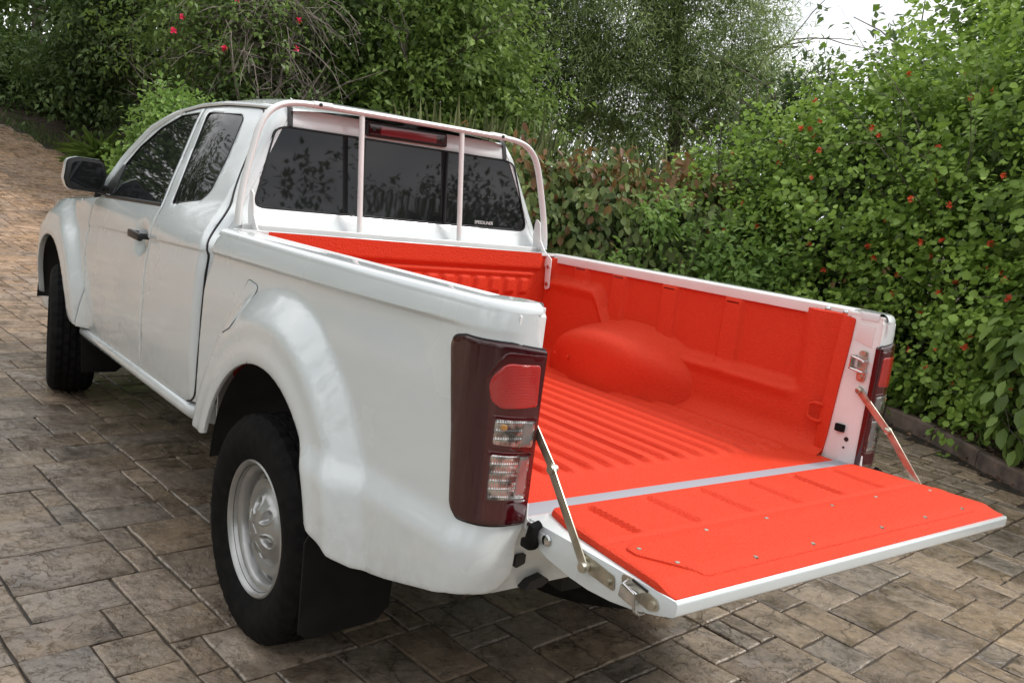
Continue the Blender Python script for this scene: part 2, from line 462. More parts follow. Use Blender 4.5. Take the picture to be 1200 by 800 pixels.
# one ground sheet to the horizon
def radial_ground():
    rs = np.concatenate([np.arange(0, 30, 1.2), np.geomspace(30, 400, 14)]); n = 72; vs = [(0, 0, 0)]; fs = []
    vs = []; 
    for r in rs:
        for j in range(n):
            a = 2 * math.pi * j / n; x, y = 1 + r * math.cos(a), 4 + r * math.sin(a); vs.append((x, y, gzf(x, y) - .05))
    for i in range(len(rs) - 1):
        for j in range(n): fs.append((i * n + j, (i + 1) * n + j, (i + 1) * n + (j + 1) % n, i * n + (j + 1) % n))
    return vs, fs
g = mesh_obj('ground', *radial_ground(), M['soil'], sharp=80); g['kind'] = 'structure'

M['joint'] = noise_col(mat('dark_joint', (.03, .024, .02), .6), (.018, .014, .011), (.055, .044, .034), 14)
pm = mat('stamped_stone', (.2, .16, .12), .4, spec=.75)
n, l, b = nodes(pm)
t = n.new('ShaderNodeTexCoord'); at = n.new('ShaderNodeAttribute'); at.attribute_name = 'tint'
vo = n.new('ShaderNodeVectorMath'); vo.operation = 'ADD'; cx = n.new('ShaderNodeCombineXYZ')
mu = n.new('ShaderNodeMath'); mu.operation = 'MULTIPLY'; mu.inputs[1].default_value = 37
l.new(at.outputs['Fac'], mu.inputs[0]); l.new(mu.outputs[0], cx.inputs[0]); l.new(mu.outputs[0], cx.inputs[2])
l.new(t.outputs['Object'], vo.inputs[0]); l.new(cx.outputs[0], vo.inputs[1])
def nzn(sc, det, ro=.55, dis=0, src=vo.outputs[0]):
    z = n.new('ShaderNodeTexNoise'); z.inputs['Scale'].default_value = sc; z.inputs['Detail'].default_value = det; z.inputs['Roughness'].default_value = ro; z.inputs['Distortion'].default_value = dis
    l.new(src, z.inputs['Vector']); return z
def ramp(src, *els):
    r = n.new('ShaderNodeValToRGB')
    while len(r.color_ramp.elements) < len(els): r.color_ramp.elements.new(.5)
    for e, (p, c) in zip(r.color_ramp.elements, els): e.position = p; e.color = (*c, 1)
    l.new(src, r.inputs['Fac']); return r
def mixc(bt, fac, a, b_):
    q = n.new('ShaderNodeMix'); q.data_type = 'RGBA'; q.blend_type = bt
    if isinstance(fac, float): q.inputs['Factor'].default_value = fac
    else: l.new(fac, q.inputs['Factor'])
    l.new(a, q.inputs['A']); l.new(b_, q.inputs['B']); return q
base = ramp(at.outputs['Fac'], (0, (.19, .148, .112)), (.35, (.27, .21, .15)), (.7, (.22, .19, .16)), (1, (.33, .26, .195)))
zb = nzn(4.5, 8, .68, .15); stain = ramp(zb.outputs['Fac'], (.36, (.50, .48, .46)), (.50, (1, 1, 1)), (.68, (1.25, 1.20, 1.12)))
m1 = mixc('MULTIPLY', 1.0, base.outputs['Color'], stain.outputs['Color'])
zs = nzn(28, 5, .65, .3); sp = ramp(zs.outputs['Fac'], (.30, (.62, .6, .58)), (.5, (1, 1, 1)), (.75, (1.16, 1.14, 1.1)))
m2 = mixc('MULTIPLY', 1.0, m1.outputs['Result'], sp.outputs['Color'])
zl = nzn(.35, 3, .5, 0, t.outputs['Object']); big = ramp(zl.outputs['Fac'], (.3, (.80, .80, .82)), (.65, (1.12, 1.08, 1.02)))
m3 = mixc('MULTIPLY', 1.0, m2.outputs['Result'], big.outputs['Color'])
vw = nzn(3, 4, .6); va = n.new('ShaderNodeVectorMath'); va.operation = 'MULTIPLY_ADD'; va.inputs[1].default_value = (.35, .35, .35); l.new(vw.outputs['Color'], va.inputs[0]); l.new(vo.outputs[0], va.inputs[2])
vr = n.new('ShaderNodeTexVoronoi'); vr.feature = 'DISTANCE_TO_EDGE'; vr.inputs['Scale'].default_value = 3.1; l.new(va.outputs[0], vr.inputs['Vector'])
ck = ramp(vr.outputs['Distance'], (.0, (.38, .35, .33)), (.012, (.75, .75, .75)), (.03, (1, 1, 1)))
cm = nzn(2.2, 3); cmr = ramp(cm.outputs['Fac'], (.46, (0, 0, 0)), (.56, (1, 1, 1)))
m4 = mixc('MULTIPLY', cmr.outputs['Color'], m3.outputs['Result'], ck.outputs['Color'])
sx_ = n.new('ShaderNodeSeparateXYZ'); l.new(t.outputs['Object'], sx_.inputs[0])   # sky sheen on the far paving put into its colour: paler, pinker
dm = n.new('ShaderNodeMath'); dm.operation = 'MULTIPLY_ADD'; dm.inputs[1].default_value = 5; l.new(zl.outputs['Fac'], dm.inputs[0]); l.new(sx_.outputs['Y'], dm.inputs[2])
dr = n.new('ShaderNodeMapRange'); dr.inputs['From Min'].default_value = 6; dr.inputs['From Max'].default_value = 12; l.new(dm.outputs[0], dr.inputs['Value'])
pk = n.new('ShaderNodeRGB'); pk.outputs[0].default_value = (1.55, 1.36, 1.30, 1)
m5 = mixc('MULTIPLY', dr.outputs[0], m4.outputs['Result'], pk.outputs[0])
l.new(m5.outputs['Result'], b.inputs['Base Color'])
rr = n.new('ShaderNodeMapRange'); rr.inputs['From Min'].default_value = .3; rr.inputs['From Max'].default_value = .7; rr.inputs['To Min'].default_value = .10; rr.inputs['To Max'].default_value = .36
l.new(zb.outputs['Fac'], rr.inputs['Value']); l.new(rr.outputs[0], b.inputs['Roughness'])
zr = nzn(4.2, 9, .62, .25); zr2 = nzn(60, 3)
b1 = n.new('ShaderNodeBump'); b1.inputs['Strength'].default_value = .75; b1.inputs['Distance'].default_value = .016
b2 = n.new('ShaderNodeBump'); b2.inputs['Strength'].default_value = .35; b2.inputs['Distance'].default_value = .003
rg = ramp(zr.outputs['Fac'], (.36, (0, 0, 0)), (.455, (.30, .30, .30)), (.475, (.55, .55, .55)), (.56, (.7, .7, .7)), (.575, (.9, .9, .9)), (.7, (1, 1, 1)))
l.new(rg.outputs['Color'], b1.inputs['Height']); l.new(zr2.outputs['Fac'], b2.inputs['Height']); l.new(b1.outputs[0], b2.inputs['Normal']); l.new(b2.outputs[0], b.inputs['Normal'])
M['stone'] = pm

# driveway bed (the dark joints) and its stamped stones
gx = np.arange(-16, 6.4, .4); gyv = np.arange(-6, 25.2, .4); vs = []; fs = []; idx = {}
for i, x in enumerate(gx):
    for j, y in enumerate(gyv):
        idx[i, j] = len(vs); vs.append((x, y, gzf(x, y) - .011))
cc = np.array([(x + .2, y + .2) for x in gx[:-1] for y in gyv[:-1]]); ins = inside(cc, DRIVE) | (seg_dist(cc, EDGES[:-1], EDGES[1:]) < .45)
k = 0
for i in range(len(gx) - 1):
    for j in range(len(gyv) - 1):
        if ins[k]: fs.append((idx[i, j], idx[i + 1, j], idx[i + 1, j + 1], idx[i, j + 1]))
        k += 1
drive = mesh_obj('driveway', vs, fs, M['joint'], sharp=80); drive['kind'] = 'structure'

UN = .104; AR = math.radians(6.0); ca, sa = math.cos(AR), math.sin(AR)
OX, OY = -1.263, 1.438
def t2w(a, c): return np.stack([OX + ca * a - sa * c, OY + sa * a + ca * c], -1)
I0, I1, J0, J1 = -146, 90, -82, 232
occ = np.zeros((I1 - I0, J1 - J0), bool); stones = []
SZ = [(3, 4), (2, 3), (4, 3), (3, 2), (2, 2), (3, 3), (2, 1), (1, 2), (4, 2), (5, 3)]; WT = [.8, 5, 3, 6, 4.5, 1.6, 2.4, 1.8, 3.5, .8]
for j in range(J1 - J0):
    for i in range(I1 - I0):
        if occ[i, j]: continue
        for _ in range(6):
            w, h = rnd.choices(SZ, WT)[0]
            if i + w <= I1 - I0 and j + h <= J1 - J0 and not occ[i:i + w, j:j + h].any(): break
        else:
            w = 1; h = 1
            while w < 3 and i + w < I1 - I0 and not occ[i + w, j]: w += 1
            while h < 2 and j + h < J1 - J0 and not occ[i:i + w, j + h].any(): h += 1
        occ[i:i + w, j:j + h] = True; stones.append((i + I0, j + J0, w, h))
S = np.array(stones, float)
ctr = t2w((S[:, 0] + S[:, 2] / 2) * UN, (S[:, 1] + S[:, 3] / 2) * UN)
corn = [t2w((S[:, 0] + a * S[:, 2]) * UN, (S[:, 1] + c * S[:, 3]) * UN) for a in (0, 1) for c in (0, 1)]
ok = inside(ctr, DRIVE)
for c in corn: ok &= inside(c, DRIVE)
S = S[ok]; ctr = ctr[ok]
rel = np.stack([ctr[:, 0] - CAM.x, ctr[:, 1] - CAM.y, gz(ctr[:, 0], ctr[:, 1]) - CAM.z], 1)
dep = rel @ np.array(F[:]); uu = 600 + fpx * (rel @ np.array(R2[:])) / np.maximum(dep, .1); vv = 400 - fpx * (rel @ np.array(U2[:])) / np.maximum(dep, .1)
vis = (dep > .4) & (uu > -60) & (uu < 1260) & (vv > 0) & (vv < 870)
hid = (ctr[:, 0] > -.62) & (ctr[:, 0] < .75) & (ctr[:, 1] > .9) & (ctr[:, 1] < 5.0)     # under the vehicle, out of sight
hid |= (ctr[:, 0] > .2) & (ctr[:, 0] < 3.9) & (ctr[:, 1] > 1.6) & (ctr[:, 1] < 9)
area = S[:, 2] * S[:, 3] / np.maximum(dep, .4) ** 3
score = np.where(vis & ~hid, area, 0); order = np.argsort(-score); near = set(order[:298].tolist())
def stone_geo(i, j, w, h, fine):
    g_ = .0042
    a0, a1, c0, c1 = i * UN + g_, (i + w) * UN - g_, j * UN + g_, (j + h) * UN - g_
    P = []
    sg = 5 if fine else 1
    for (p, q) in (((a0, c0), (a1, c0)), ((a1, c0), (a1, c1)), ((a1, c1), (a0, c1)), ((a0, c1), (a0, c0))):
        k = max(1, int(round(max(abs(q[0] - p[0]), abs(q[1] - p[1])) / .06))) if fine else 1
        for t_ in range(k): P.append((p[0] + (q[0] - p[0]) * t_ / k, p[1] + (q[1] - p[1]) * t_ / k))
    P = np.array(P); jt = .0019 if fine else .001
    P = P + rng.normal(0, jt, P.shape)
    c = P.mean(0); inn = P + (c - P) / np.linalg.norm(c - P, axis=1)[:, None] * .007
    W0, W1 = t2w(P[:, 0], P[:, 1]), t2w(inn[:, 0], inn[:, 1])
    hz = rng.normal(0, .0012) ; tx, ty = rng.normal(0, .004, 2); cw = t2w(c[0], c[1])
    def Z(Wd, dz): return gz(Wd[:, 0], Wd[:, 1]) + dz + hz + (Wd[:, 0] - cw[0]) * tx + (Wd[:, 1] - cw[1]) * ty
    n_ = len(P)
    if fine:
        V = np.concatenate([np.c_[W0, Z(W0, -.018)], np.c_[W0, Z(W0, -.004)], np.c_[W1, Z(W1, 0)]]); f = []
        for q in range(n_):
            r_ = (q + 1) % n_; f += [(q, r_, n_ + r_, n_ + q), (n_ + q, n_ + r_, 2 * n_ + r_, 2 * n_ + q)]
        f.append(tuple(range(2 * n_, 3 * n_)))
    else:
        V = np.concatenate([np.c_[W0, Z(W0, -.018)], np.c_[W1, Z(W1, 0)]]); f = [(q, (q + 1) % n_, n_ + (q + 1) % n_, n_ + q) for q in range(n_)] + [tuple(range(n_, 2 * n_))]
    return V, f
def set_tint(o, vals, dom='POINT'):
    at_ = o.data.attributes.new('tint', 'FLOAT', dom); at_.data.foreach_set('value', np.asarray(vals, np.float32))
FV, FF, FT = [], [], []; fb = 0
for q in range(len(S)):
    i, j, w, h = S[q]; tv = rnd.random()
    V, f = stone_geo(i, j, w, h, q in near or (dep[q] < 9 and vis[q]))
    if q in near:
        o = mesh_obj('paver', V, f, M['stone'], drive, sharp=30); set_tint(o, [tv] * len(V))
    else:
        FV.append(V); FF += [tuple(fb + a for a in x) for x in f]; FT += [tv] * len(V); fb += len(V)
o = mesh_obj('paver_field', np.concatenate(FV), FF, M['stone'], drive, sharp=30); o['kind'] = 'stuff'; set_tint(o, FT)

# garden beds behind the kerb
def bed_strip():
    P = EDGES; T = np.gradient(P, axis=0); T /= np.linalg.norm(T, axis=1)[:, None]; nn = np.stack([T[:, 1], -T[:, 0]], 1)
    G = []
    for d, hh in ((.06, -.02), (.09, .055), (.5, .09), (1.2, .12), (2.4, .14), (4.5, .12), (7, .1)):
        Q = P + nn * d; zz = gz(Q[:, 0], Q[:, 1]) + hh + rng.normal(0, .012, len(Q)); G.append(np.c_[Q, zz])
    return np.array(G).transpose(1, 0, 2)
mb = MB().grid(bed_strip()); gb = mb.build('garden_bed', M['soil'], sharp=80); gb['kind'] = 'structure'
kb = thing('garden_kerb', 'low brown kerb edging the paved drive below the flowering hedge', 'kerb', (4.95, 1.62, 0))
P = smooth_path(EDGE[:12], 12); ds_ = np.r_[0, np.cumsum(np.linalg.norm(np.diff(P, axis=0), axis=1))]
pos = 0
while pos < ds_[-1] - .6:
    a, b_ = pos + .006, pos + .60 - .006; q = [np.array([np.interp(t_, ds_, P[:, 0]), np.interp(t_, ds_, P[:, 1])]) for t_ in np.linspace(a, b_, 5)]
    mb = MB(); vs = []; tt = q[-1] - q[0]; tt /= np.linalg.norm(tt); nn = np.array([tt[1], -tt[0]]); hj = rng.normal(0, .004)
    for p in q:
        z0 = gzf(*p)
        for (d, z_) in ((-.005, -.03), (0, .10), (.012, .118), (.065, .118), (.078, .10), (.08, -.03)): vs.append((*(p + nn * d), z0 + z_ + hj))
    fs = [(i * 6 + j, i * 6 + j + 1, (i + 1) * 6 + j + 1, (i + 1) * 6 + j) for i in range(4) for j in range(5)] + [tuple(range(6)), tuple(range(24, 30))[::-1]]
    mb.add(vs, fs); mb.build('kerb_block', M['kerb'], kb, sharp=25); pos += .60

# ================================================================== VEGETATION
def unit(v): return v / np.maximum(np.linalg.norm(v, axis=-1, keepdims=True), 1e-9)
UPW = np.array([-.097, .078, 1.0]); UPW /= np.linalg.norm(UPW)

SHAPES = {  # (along, across) half outline, folded on the midrib
    'oval': np.array([(0, 0), (.32, .27), (.72, .24), (1, 0)]),
    'round': np.array([(0, 0), (.25, .42), (.75, .42), (1, 0)]),
    'long': np.array([(0, 0), (.3, .085), (.7, .075), (1, 0)]),
    'blade': np.array([(0, .03), (.4, .035), (.75, .02), (1, 0)])}
def leaf_geo(P, D, Nn, size, shape='oval', fold=.25, droop=.15):
    """P base points, D direction of each leaf, Nn its face normal"""
    D = unit(D); Nn = unit(Nn - D * (Nn * D).sum(-1, keepdims=True)); B = np.cross(D, Nn); sh = SHAPES[shape]; s = size[:, None]
    k = len(P); V = np.empty((k, 6, 3))
    def pt(a, w): return P + D * (a * s) + B * (w * s) + Nn * (abs(w) * fold * s - droop * a * a * s)
    V[:, 0] = pt(sh[0, 0], 0); V[:, 1] = pt(sh[1, 0], sh[1, 1]); V[:, 2] = pt(sh[2, 0], sh[2, 1]); V[:, 3] = pt(1, 0); V[:, 4] = pt(sh[2, 0], -sh[2, 1]); V[:, 5] = pt(sh[1, 0], -sh[1, 1])
    return V
def leaf_obj(name, P, D, Nn, size, tint, mat_, parent=None, shape='oval', fold=.25, droop=.15, simple=False):
    V = leaf_geo(P, D, Nn, size, shape, fold, droop); k = len(P); me = bpy.data.meshes.new(name)
    if simple:
        V = V[:, [0, 1, 3, 5]]; nv = 4; F_ = np.array([[0, 1, 2, 3]])
    else:
        nv = 6; F_ = np.array([[0, 1, 2, 3], [0, 3, 4, 5]])
    FA = (np.arange(k)[:, None, None] * nv + F_[None]).reshape(-1, 4)
    me.vertices.add(k * nv); me.vertices.foreach_set('co', V.astype(np.float32).ravel())
    me.loops.add(len(FA) * 4); me.loops.foreach_set('vertex_index', FA.astype(np.int32).ravel())
    me.polygons.add(len(FA)); me.polygons.foreach_set('loop_start', np.arange(0, len(FA) * 4, 4, dtype=np.int32)); me.polygons.foreach_set('loop_total', np.full(len(FA), 4, np.int32))
    me.materials.append(mat_); me.update(); me.validate()
    o = bpy.data.objects.new(name, me); link(o, parent)
    if parent is not None and parent.type == 'EMPTY': o.location = -parent.location
    at_ = me.attributes.new('tint', 'FLOAT', 'POINT'); at_.data.foreach_set('value', np.repeat(np.clip(tint, 0, 1), nv).astype(np.float32))
    return o

def blob_points(blobs, n, shell=(.72, 1.06), zmin=None, lump=.16):
    """sprig centres spread through the outer shell of a union of ellipsoids; returns points and outward directions"""
    B = np.array(blobs, float); w = (B[:, 3] * B[:, 4] + B[:, 3] * B[:, 5] + B[:, 4] * B[:, 5]); w /= w.sum()
    out = []; dirs = []; got = 0
    while got < n:
        k = n * 2; ib = rng.choice(len(B), k, p=w); d = unit(rng.normal(size=(k, 3)))
        ph = d * 3.1 + B[ib, :3]
        lm = 1 + lump * (np.sin(ph[:, 0] * 2.3 + ph[:, 2]) * np.sin(ph[:, 1] * 2.9 + 1) + .6 * np.sin(ph[:, 2] * 5.1 + ph[:, 0] * 3))
        r = rng.uniform(*shell, k) * lm
        P = B[ib, :3] + d * B[ib, 3:6] * r[:, None]
        dd = np.full(k, 9.0)
        for q in range(len(B)):
            e = np.linalg.norm((P - B[q, :3]) / B[q, 3:6], axis=1); dd = np.where(ib == q, dd, np.minimum(dd, e))
        okk = dd > shell[0] * .95
        okk &= P[:, 2] > (gz(P[:, 0], P[:, 1]) + .1 if zmin is None else zmin)
        P = P[okk]; nn = unit(d[okk] / B[ib[okk], 3:6]); out.append(P); dirs.append(nn); got += len(P)
    return np.concatenate(out)[:n], np.concatenate(dirs)[:n]

def foliage(name, blobs, n, per, size, mat_, parent=None, shape='oval', spr=.22, up=.5, droop_dir=0, shell=(.72, 1.06), simple=False, tint=(.1, .9), lump=.16, leafdroop=.15, twig=None, zmin=None):
    """n sprigs of 'per' leaves each"""
    C, O = blob_points(blobs, n, shell, zmin, lump)
    tw = unit(O + np.array([0, 0, up]) + rng.normal(0, .45, C.shape)); k = n * per
    t_ = rng.uniform(-.5, .7, (n, per, 1)); side = unit(rng.normal(size=(n, per, 3)))
    P = C[:, None] + tw[:, None] * t_ * spr * 2 + side * rng.uniform(0, spr * .45, (n, per, 1)) - np.array([0, 0, 1]) * (t_ + .3) ** 2 * spr * droop_dir
    D = unit(tw[:, None] * .55 + side * .8 - UPW * droop_dir + rng.normal(0, .25, side.shape))
    Nn = unit(O[:, None] * .7 + UPW * (.9 if droop_dir < .5 else .2) + rng.normal(0, .45, side.shape))
    ct = rng.uniform(tint[0], tint[1], (n, 1)) * .7 + .3 * (t_[..., 0] + .5) / 1.2 * tint[1]
    T = ct + rng.normal(0, .09, (n, per)); sz = size * rng.uniform(.65, 1.25, k)
    return leaf_obj(name, P.reshape(-1, 3), D.reshape(-1, 3), Nn.reshape(-1, 3), sz, T.ravel(), mat_, parent, shape, .25, leafdroop, simple)

def branch_mb(mb, p, d, L_, r, depth, kids=3, gravity=0.0, n=6, spread=.7):
    P = [np.array(p, float)]; d = unit(np.array(d, float)); k = 6; rs = [r]
    for i in range(k):
        d = unit(d + rng.normal(0, .13, 3) + np.array([0, 0, -gravity]) * (i / k)); P.append(P[-1] + d * L_ / k); rs.append(r * (1 - .65 * (i + 1) / k))
    mb.tube(P, rs, n)
    if depth:
        for q in range(kids):
            i = rnd.randint(2, k); a = unit(d + unit(rng.normal(size=3)) * spread + np.array([0, 0, .25]))
            branch_mb(mb, P[i], a, L_ * rnd.uniform(.5, .75), rs[i] * .72, depth - 1, kids, gravity, max(4, n - 1), spread)

def trunk(parent, base, top, r, lean=0, depth=3, kids=3, L_=None, name='trunk', mt='bark'):
    mb = MB(); z0 = gzf(base[0], base[1]) - .1; p = np.array([base[0], base[1], z0]); H = top - z0
    q = p + UPW * H; P = [p + (q - p) * t_ + np.array([math.sin(t_ * 5 + r * 30) * .05, math.cos(t_ * 4) * .05, 0]) * H * .3 for t_ in np.linspace(0, 1, 9)]
    mb.tube(P, [r * 1.35] + [r * (1 - .55 * t_) for t_ in np.linspace(.1, 1, 8)], 10)
    for i in range(3, 9):
        for s_ in range(kids - 1):
            a = rng.uniform(0, 2 * math.pi); d = np.array([math.cos(a), math.sin(a), .8]); branch_mb(mb, P[i], d, (L_ or H * .45) * rnd.uniform(.7, 1), r * .45 * (1 - .06 * i), depth - 1, 2)
    return mb.build(name, M[mt], parent, sharp=70)

def shrub_stems(parent, blobs, n, h, mt='bark', r=.018):
    mb = MB()
    for i in range(n):
        b_ = blobs[rnd.randrange(len(blobs))]; x, y = b_[0] + rnd.uniform(-.4, .4) * b_[3], b_[1] + rnd.uniform(-.4, .4) * b_[4]
        d = unit(np.array([rnd.uniform(-.4, .4), rnd.uniform(-.4, .4), 1])); branch_mb(mb, (x, y, gzf(x, y) - .05), d, h * rnd.uniform(.6, .95), r, 2, 3, .05, 5)
    o = mb.build('stem', M[mt], parent, sharp=70); o['kind'] = 'stuff'; return o

def flowers(parent, blobs, n, mat_, size=.05, name='flower', shell=(.98, 1.1), petals=5, face=None):
    C, O = blob_points(blobs, n * 6, shell)
    v = np.array(CAM[:]) - C; C = C[(unit(v) * O).sum(1) > .15][:n]; O = O[:0]
    for c in C:
        k = 1; Ps = []; Ds = []
        for f_ in range(k):
            cc_ = c + rng.normal(0, size * .7, 3); ax = unit(unit(np.array(CAM[:]) - c) + rng.normal(0, .5, 3)); a = unit(np.cross(ax, rng.normal(size=3))); b_ = np.cross(ax, a)
            for q in range(petals):
                an = 2 * math.pi * q / petals; Ps.append(cc_); Ds.append(a * math.cos(an) + b_ * math.sin(an) + ax * .5)
        Ps = np.array(Ps); Ds = np.array(Ds); leaf_obj(name, Ps, Ds, np.tile(np.array([0, 0, 1.]), (len(Ps), 1)) + rng.normal(0, .3, Ps.shape), np.full(len(Ps), size * .62), rng.uniform(0, 1, len(Ps)), mat_, parent, 'round')

# --- the big flowering hedge on the right
B1 = [(6.50, 1.40, 1.75, 1.50, 1.50, 2.15), (6.75, 3.25, 1.50, 1.40, 1.45, 1.85), (6.45, 4.75, 1.05, 1.05, 1.15, 1.5), (5.75, 1.05, .95, .95, .9, 1.05), (6.1, 2.5, 1.0, .85, .9, 1.1), (6.0, -.3, 1.7, 1.5, 1.5, 2.2)]
t1 = thing('flowering_shrub', 'tall bushy green hedge with small orange red flowers beside the drive', 'shrub', (6.3, 2.0, gzf(6.3, 2)))
foliage('foliage', B1, 5200, 15, .062, M['leaf_shrub'], t1, 'round', .20, .35, .25, (.80, 1.07))
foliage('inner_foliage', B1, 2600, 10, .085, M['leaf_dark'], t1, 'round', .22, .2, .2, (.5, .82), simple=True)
foliage('young_shoots', B1, 1100, 13, .042, M['leaf_shrub'], t1, 'round', .26, .9, .1, (1.0, 1.14), tint=(.5, 1.0))
foliage('dead_leaves', B1, 110, 3, .06, M['leaf_rust'], t1, 'oval', .12, .1, .6, (.9, 1.05))
shrub_stems(t1, B1, 22, 2.6)
flowers(t1, B1, 200, M['flower'], .058)

# --- copper-leaved hedge behind the load bed
B2 = [(3.6, 7.3, 1.05, .75, .8, 1.05), (4.25, 6.55, 1.1, .75, .8, 1.03), (4.85, 5.9, 1.1, .75, .8, 1.02), (5.45, 5.35, 1.08, .75, .8, 1.0), (6.0, 5.0, 1.0, .8, .8, .98)]
t2 = thing('copper_leaf_hedge', 'dense hedge of broad green leaves with rusty coppery tips behind the load bed', 'hedge', (4.9, 5.9, gzf(4.9, 5.9)))
C, O = blob_points(B2, 9000, (.80, 1.02)); 
D = unit(O * .45 - UPW * .9 + rng.normal(0, .35, C.shape)); Nn = unit(O + UPW * .35 + rng.normal(0, .3, C.shape))
sz = rng.uniform(.07, .135, len(C)); top = ss(1.55, 2.05, C[:, 2] + rng.normal(0, .12, len(C)))
isr = rng.random(len(C)) < .08 + .62 * top
vc = unit(np.array(CAM[:]) - C); front = ((vc * O).sum(1) > .35) & (np.linalg.norm(C - np.array(CAM[:]), axis=1) < 10.8)
fr = np.where(front)[0]; fr = fr[np.argsort(-(sz[fr] / np.linalg.norm(C[fr] - np.array(CAM[:]), axis=1)) * (1 + .0 * fr))][:290]; big = np.zeros(len(C), bool); big[fr] = True
for msk, mt_ in ((~isr, 'leaf_copper'), (isr, 'leaf_rust')):
    q = msk & ~big; o = leaf_obj('leaf_mass', C[q], D[q], Nn[q], sz[q], rng.uniform(.05, .95, q.sum()), M[mt_], t2, 'oval'); o['kind'] = 'stuff'
for i in fr: leaf_obj('leaf', C[i:i + 1], D[i:i + 1], Nn[i:i + 1], sz[i:i + 1] * 1.1, rng.uniform(.2, 1, 1), M['leaf_rust' if isr[i] else 'leaf_copper'], t2, 'oval')
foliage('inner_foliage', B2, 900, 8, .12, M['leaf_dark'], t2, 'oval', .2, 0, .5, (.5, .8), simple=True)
shrub_stems(t2, B2, 12, 1.7); flowers(t2, [(4.25, 6.2, .9, .8, .8, .8)], 4, M['pink'], .04)

# --- light green creeper sprawling over the copper hedge
B3 = [(4.75, 4.75, 1.45, .32, .32, .28), (5.0, 4.35, 1.05, .36, .36, .4), (4.45, 5.0, .75, .28, .28, .35), (5.3, 3.9, 1.0, .4, .4, .5)]
t3 = thing('creeper', 'pale lime green creeper sprays climbing in front of the copper hedge', 'creeper', (4.85, 4.6, gzf(4.85, 4.6)))
foliage('foliage', B3, 190, 16, .07, M['leaf_bright'], t3, 'oval', .2, .3, .3, (.4, 1.1)); shrub_stems(t3, B3, 6, 1.2, r=.01)

# --- broad-leaved plant at the right edge, standing at the kerb
t4 = thing('broad_leaf_plant', 'leafy plant with large pointed drooping green leaves at the kerb', 'plant', (4.75, 1.0, gzf(4.75, 1)))
C, O = blob_points([(4.78, 1.02, .72, .42, .45, .62), (4.95, .55, .8, .4, .45, .7)], 560, (.55, 1.05))
D = unit(O * .6 - UPW * .75 + rng.normal(0, .3, C.shape)); Nn = unit(O * .8 + UPW * .8 + rng.normal(0, .3, C.shape)); sz = rng.uniform(.10, .17, len(C))
dcam = np.linalg.norm(C - np.array(CAM[:]), axis=1) - .5 * O @ unit(np.array(CAM[:]) - np.array([4.8, 1, .7])); od = np.argsort(dcam)
for i in od[:200]: leaf_obj('leaf', C[i:i + 1], D[i:i + 1], Nn[i:i + 1], sz[i:i + 1], rng.uniform(.15, .85, 1), M['leaf_mid'], t4, 'oval')
q = od[200:]; o = leaf_obj('leaf_mass', C[q], D[q], Nn[q], sz[q], rng.uniform(.1, .8, len(q)), M['leaf_mid'], t4, 'oval'); o['kind'] = 'stuff'
shrub_stems(t4, [(4.8, 1, .7, .3, .3, .5)], 7, 1.0, r=.01)

# --- tall seeding grass behind the hedge
def grass_clump(x, y, r, n, h, name='tall_grass', label='', lean=.3, mt='grass', w=1.0):
    a = rng.uniform(0, 2 * math.pi, n); rr_ = r * np.sqrt(rng.random(n)); X, Y = x + rr_ * np.cos(a), y + rr_ * np.sin(a)
    P = np.c_[X, Y, gz(X, Y)]; D = unit(UPW + rng.normal(0, lean, (n, 3)) * [1, 1, .2]); Nn = rng.normal(size=(n, 3))
    o = leaf_obj(name, P, D, Nn, h * rng.uniform(.6, 1.1, n), rng.random(n), M[mt], None, 'blade', .1, lean * .6)
    V = np.empty(n * 18, np.float32); 
    o['kind'] = 'stuff'; return o
SHAPES['blade'] = np.array([(0, .002), (.4, .0034), (.75, .0024), (1, 0)])
for (x, y, r, n_, h) in ((5.4, 8.6, 1.0, 700, 2.35), (6.6, 7.8, .9, 480, 2.1), (7.8, 7.2, .8, 380, 2.3)): grass_clump(x, y, r, n_, h)

# --- trees and bushes further back
def tree(name, label, cat, base, blobs, n, per, size, mt, r, top, shape='oval', spr=.35, drp=.3, group=None, simple=True, up=.3, depth=3, tint=(.1, .9), inner=.45, lump=.2, mtrunk='bark', ld=.15):
    t_ = thing(name, label, cat, (base[0], base[1], gzf(*base)), group)
    foliage('crown', blobs, n, per, size, M[mt], t_, shape, spr, up, drp, (inner, 1.05), simple, tint, lump, ld)
    trunk(t_, base, top, r, depth=depth, mt=mtrunk); return t_
tree('feathery_tree', 'large feathery grey green tree with drooping fine foliage left of the sky gap', 'tree', (15.2, 14.2), [(13.3, 15.6, 6.6, 2.3, 2.3, 2.6), (15.2, 13.9, 6.2, 1.7, 1.7, 2.3), (14.2, 15.0, 9.0, 2.5, 2.5, 2.4), (12.4, 17.3, 5.2, 1.8, 1.8, 2.2), (15.9, 13.2, 4.2, 1.4, 1.4, 1.5), (14.0, 15.2, 4.2, 1.8, 1.8, 1.4)],
     8200, 18, .17, 'leaf_feather', .2, 8.6, 'long', .45, .25, up=.3, inner=.55, lump=.34, depth=2)
tree('feathery_tree', 'feathery tree with drooping foliage behind the middle of the cab roof', 'tree', (10.4, 18.6), [(10.4, 18.4, 6.4, 2.2, 2.2, 2.7), (9.0, 19.6, 5.0, 2.0, 2.0, 2.3), (11.3, 17.4, 4.2, 1.6, 1.6, 1.8), (10.2, 18.6, 9.0, 2.4, 2.4, 2.0)],
     5600, 18, .17, 'leaf_feather', .18, 8.2, 'long', .45, .25, up=.3, inner=.55, lump=.34)
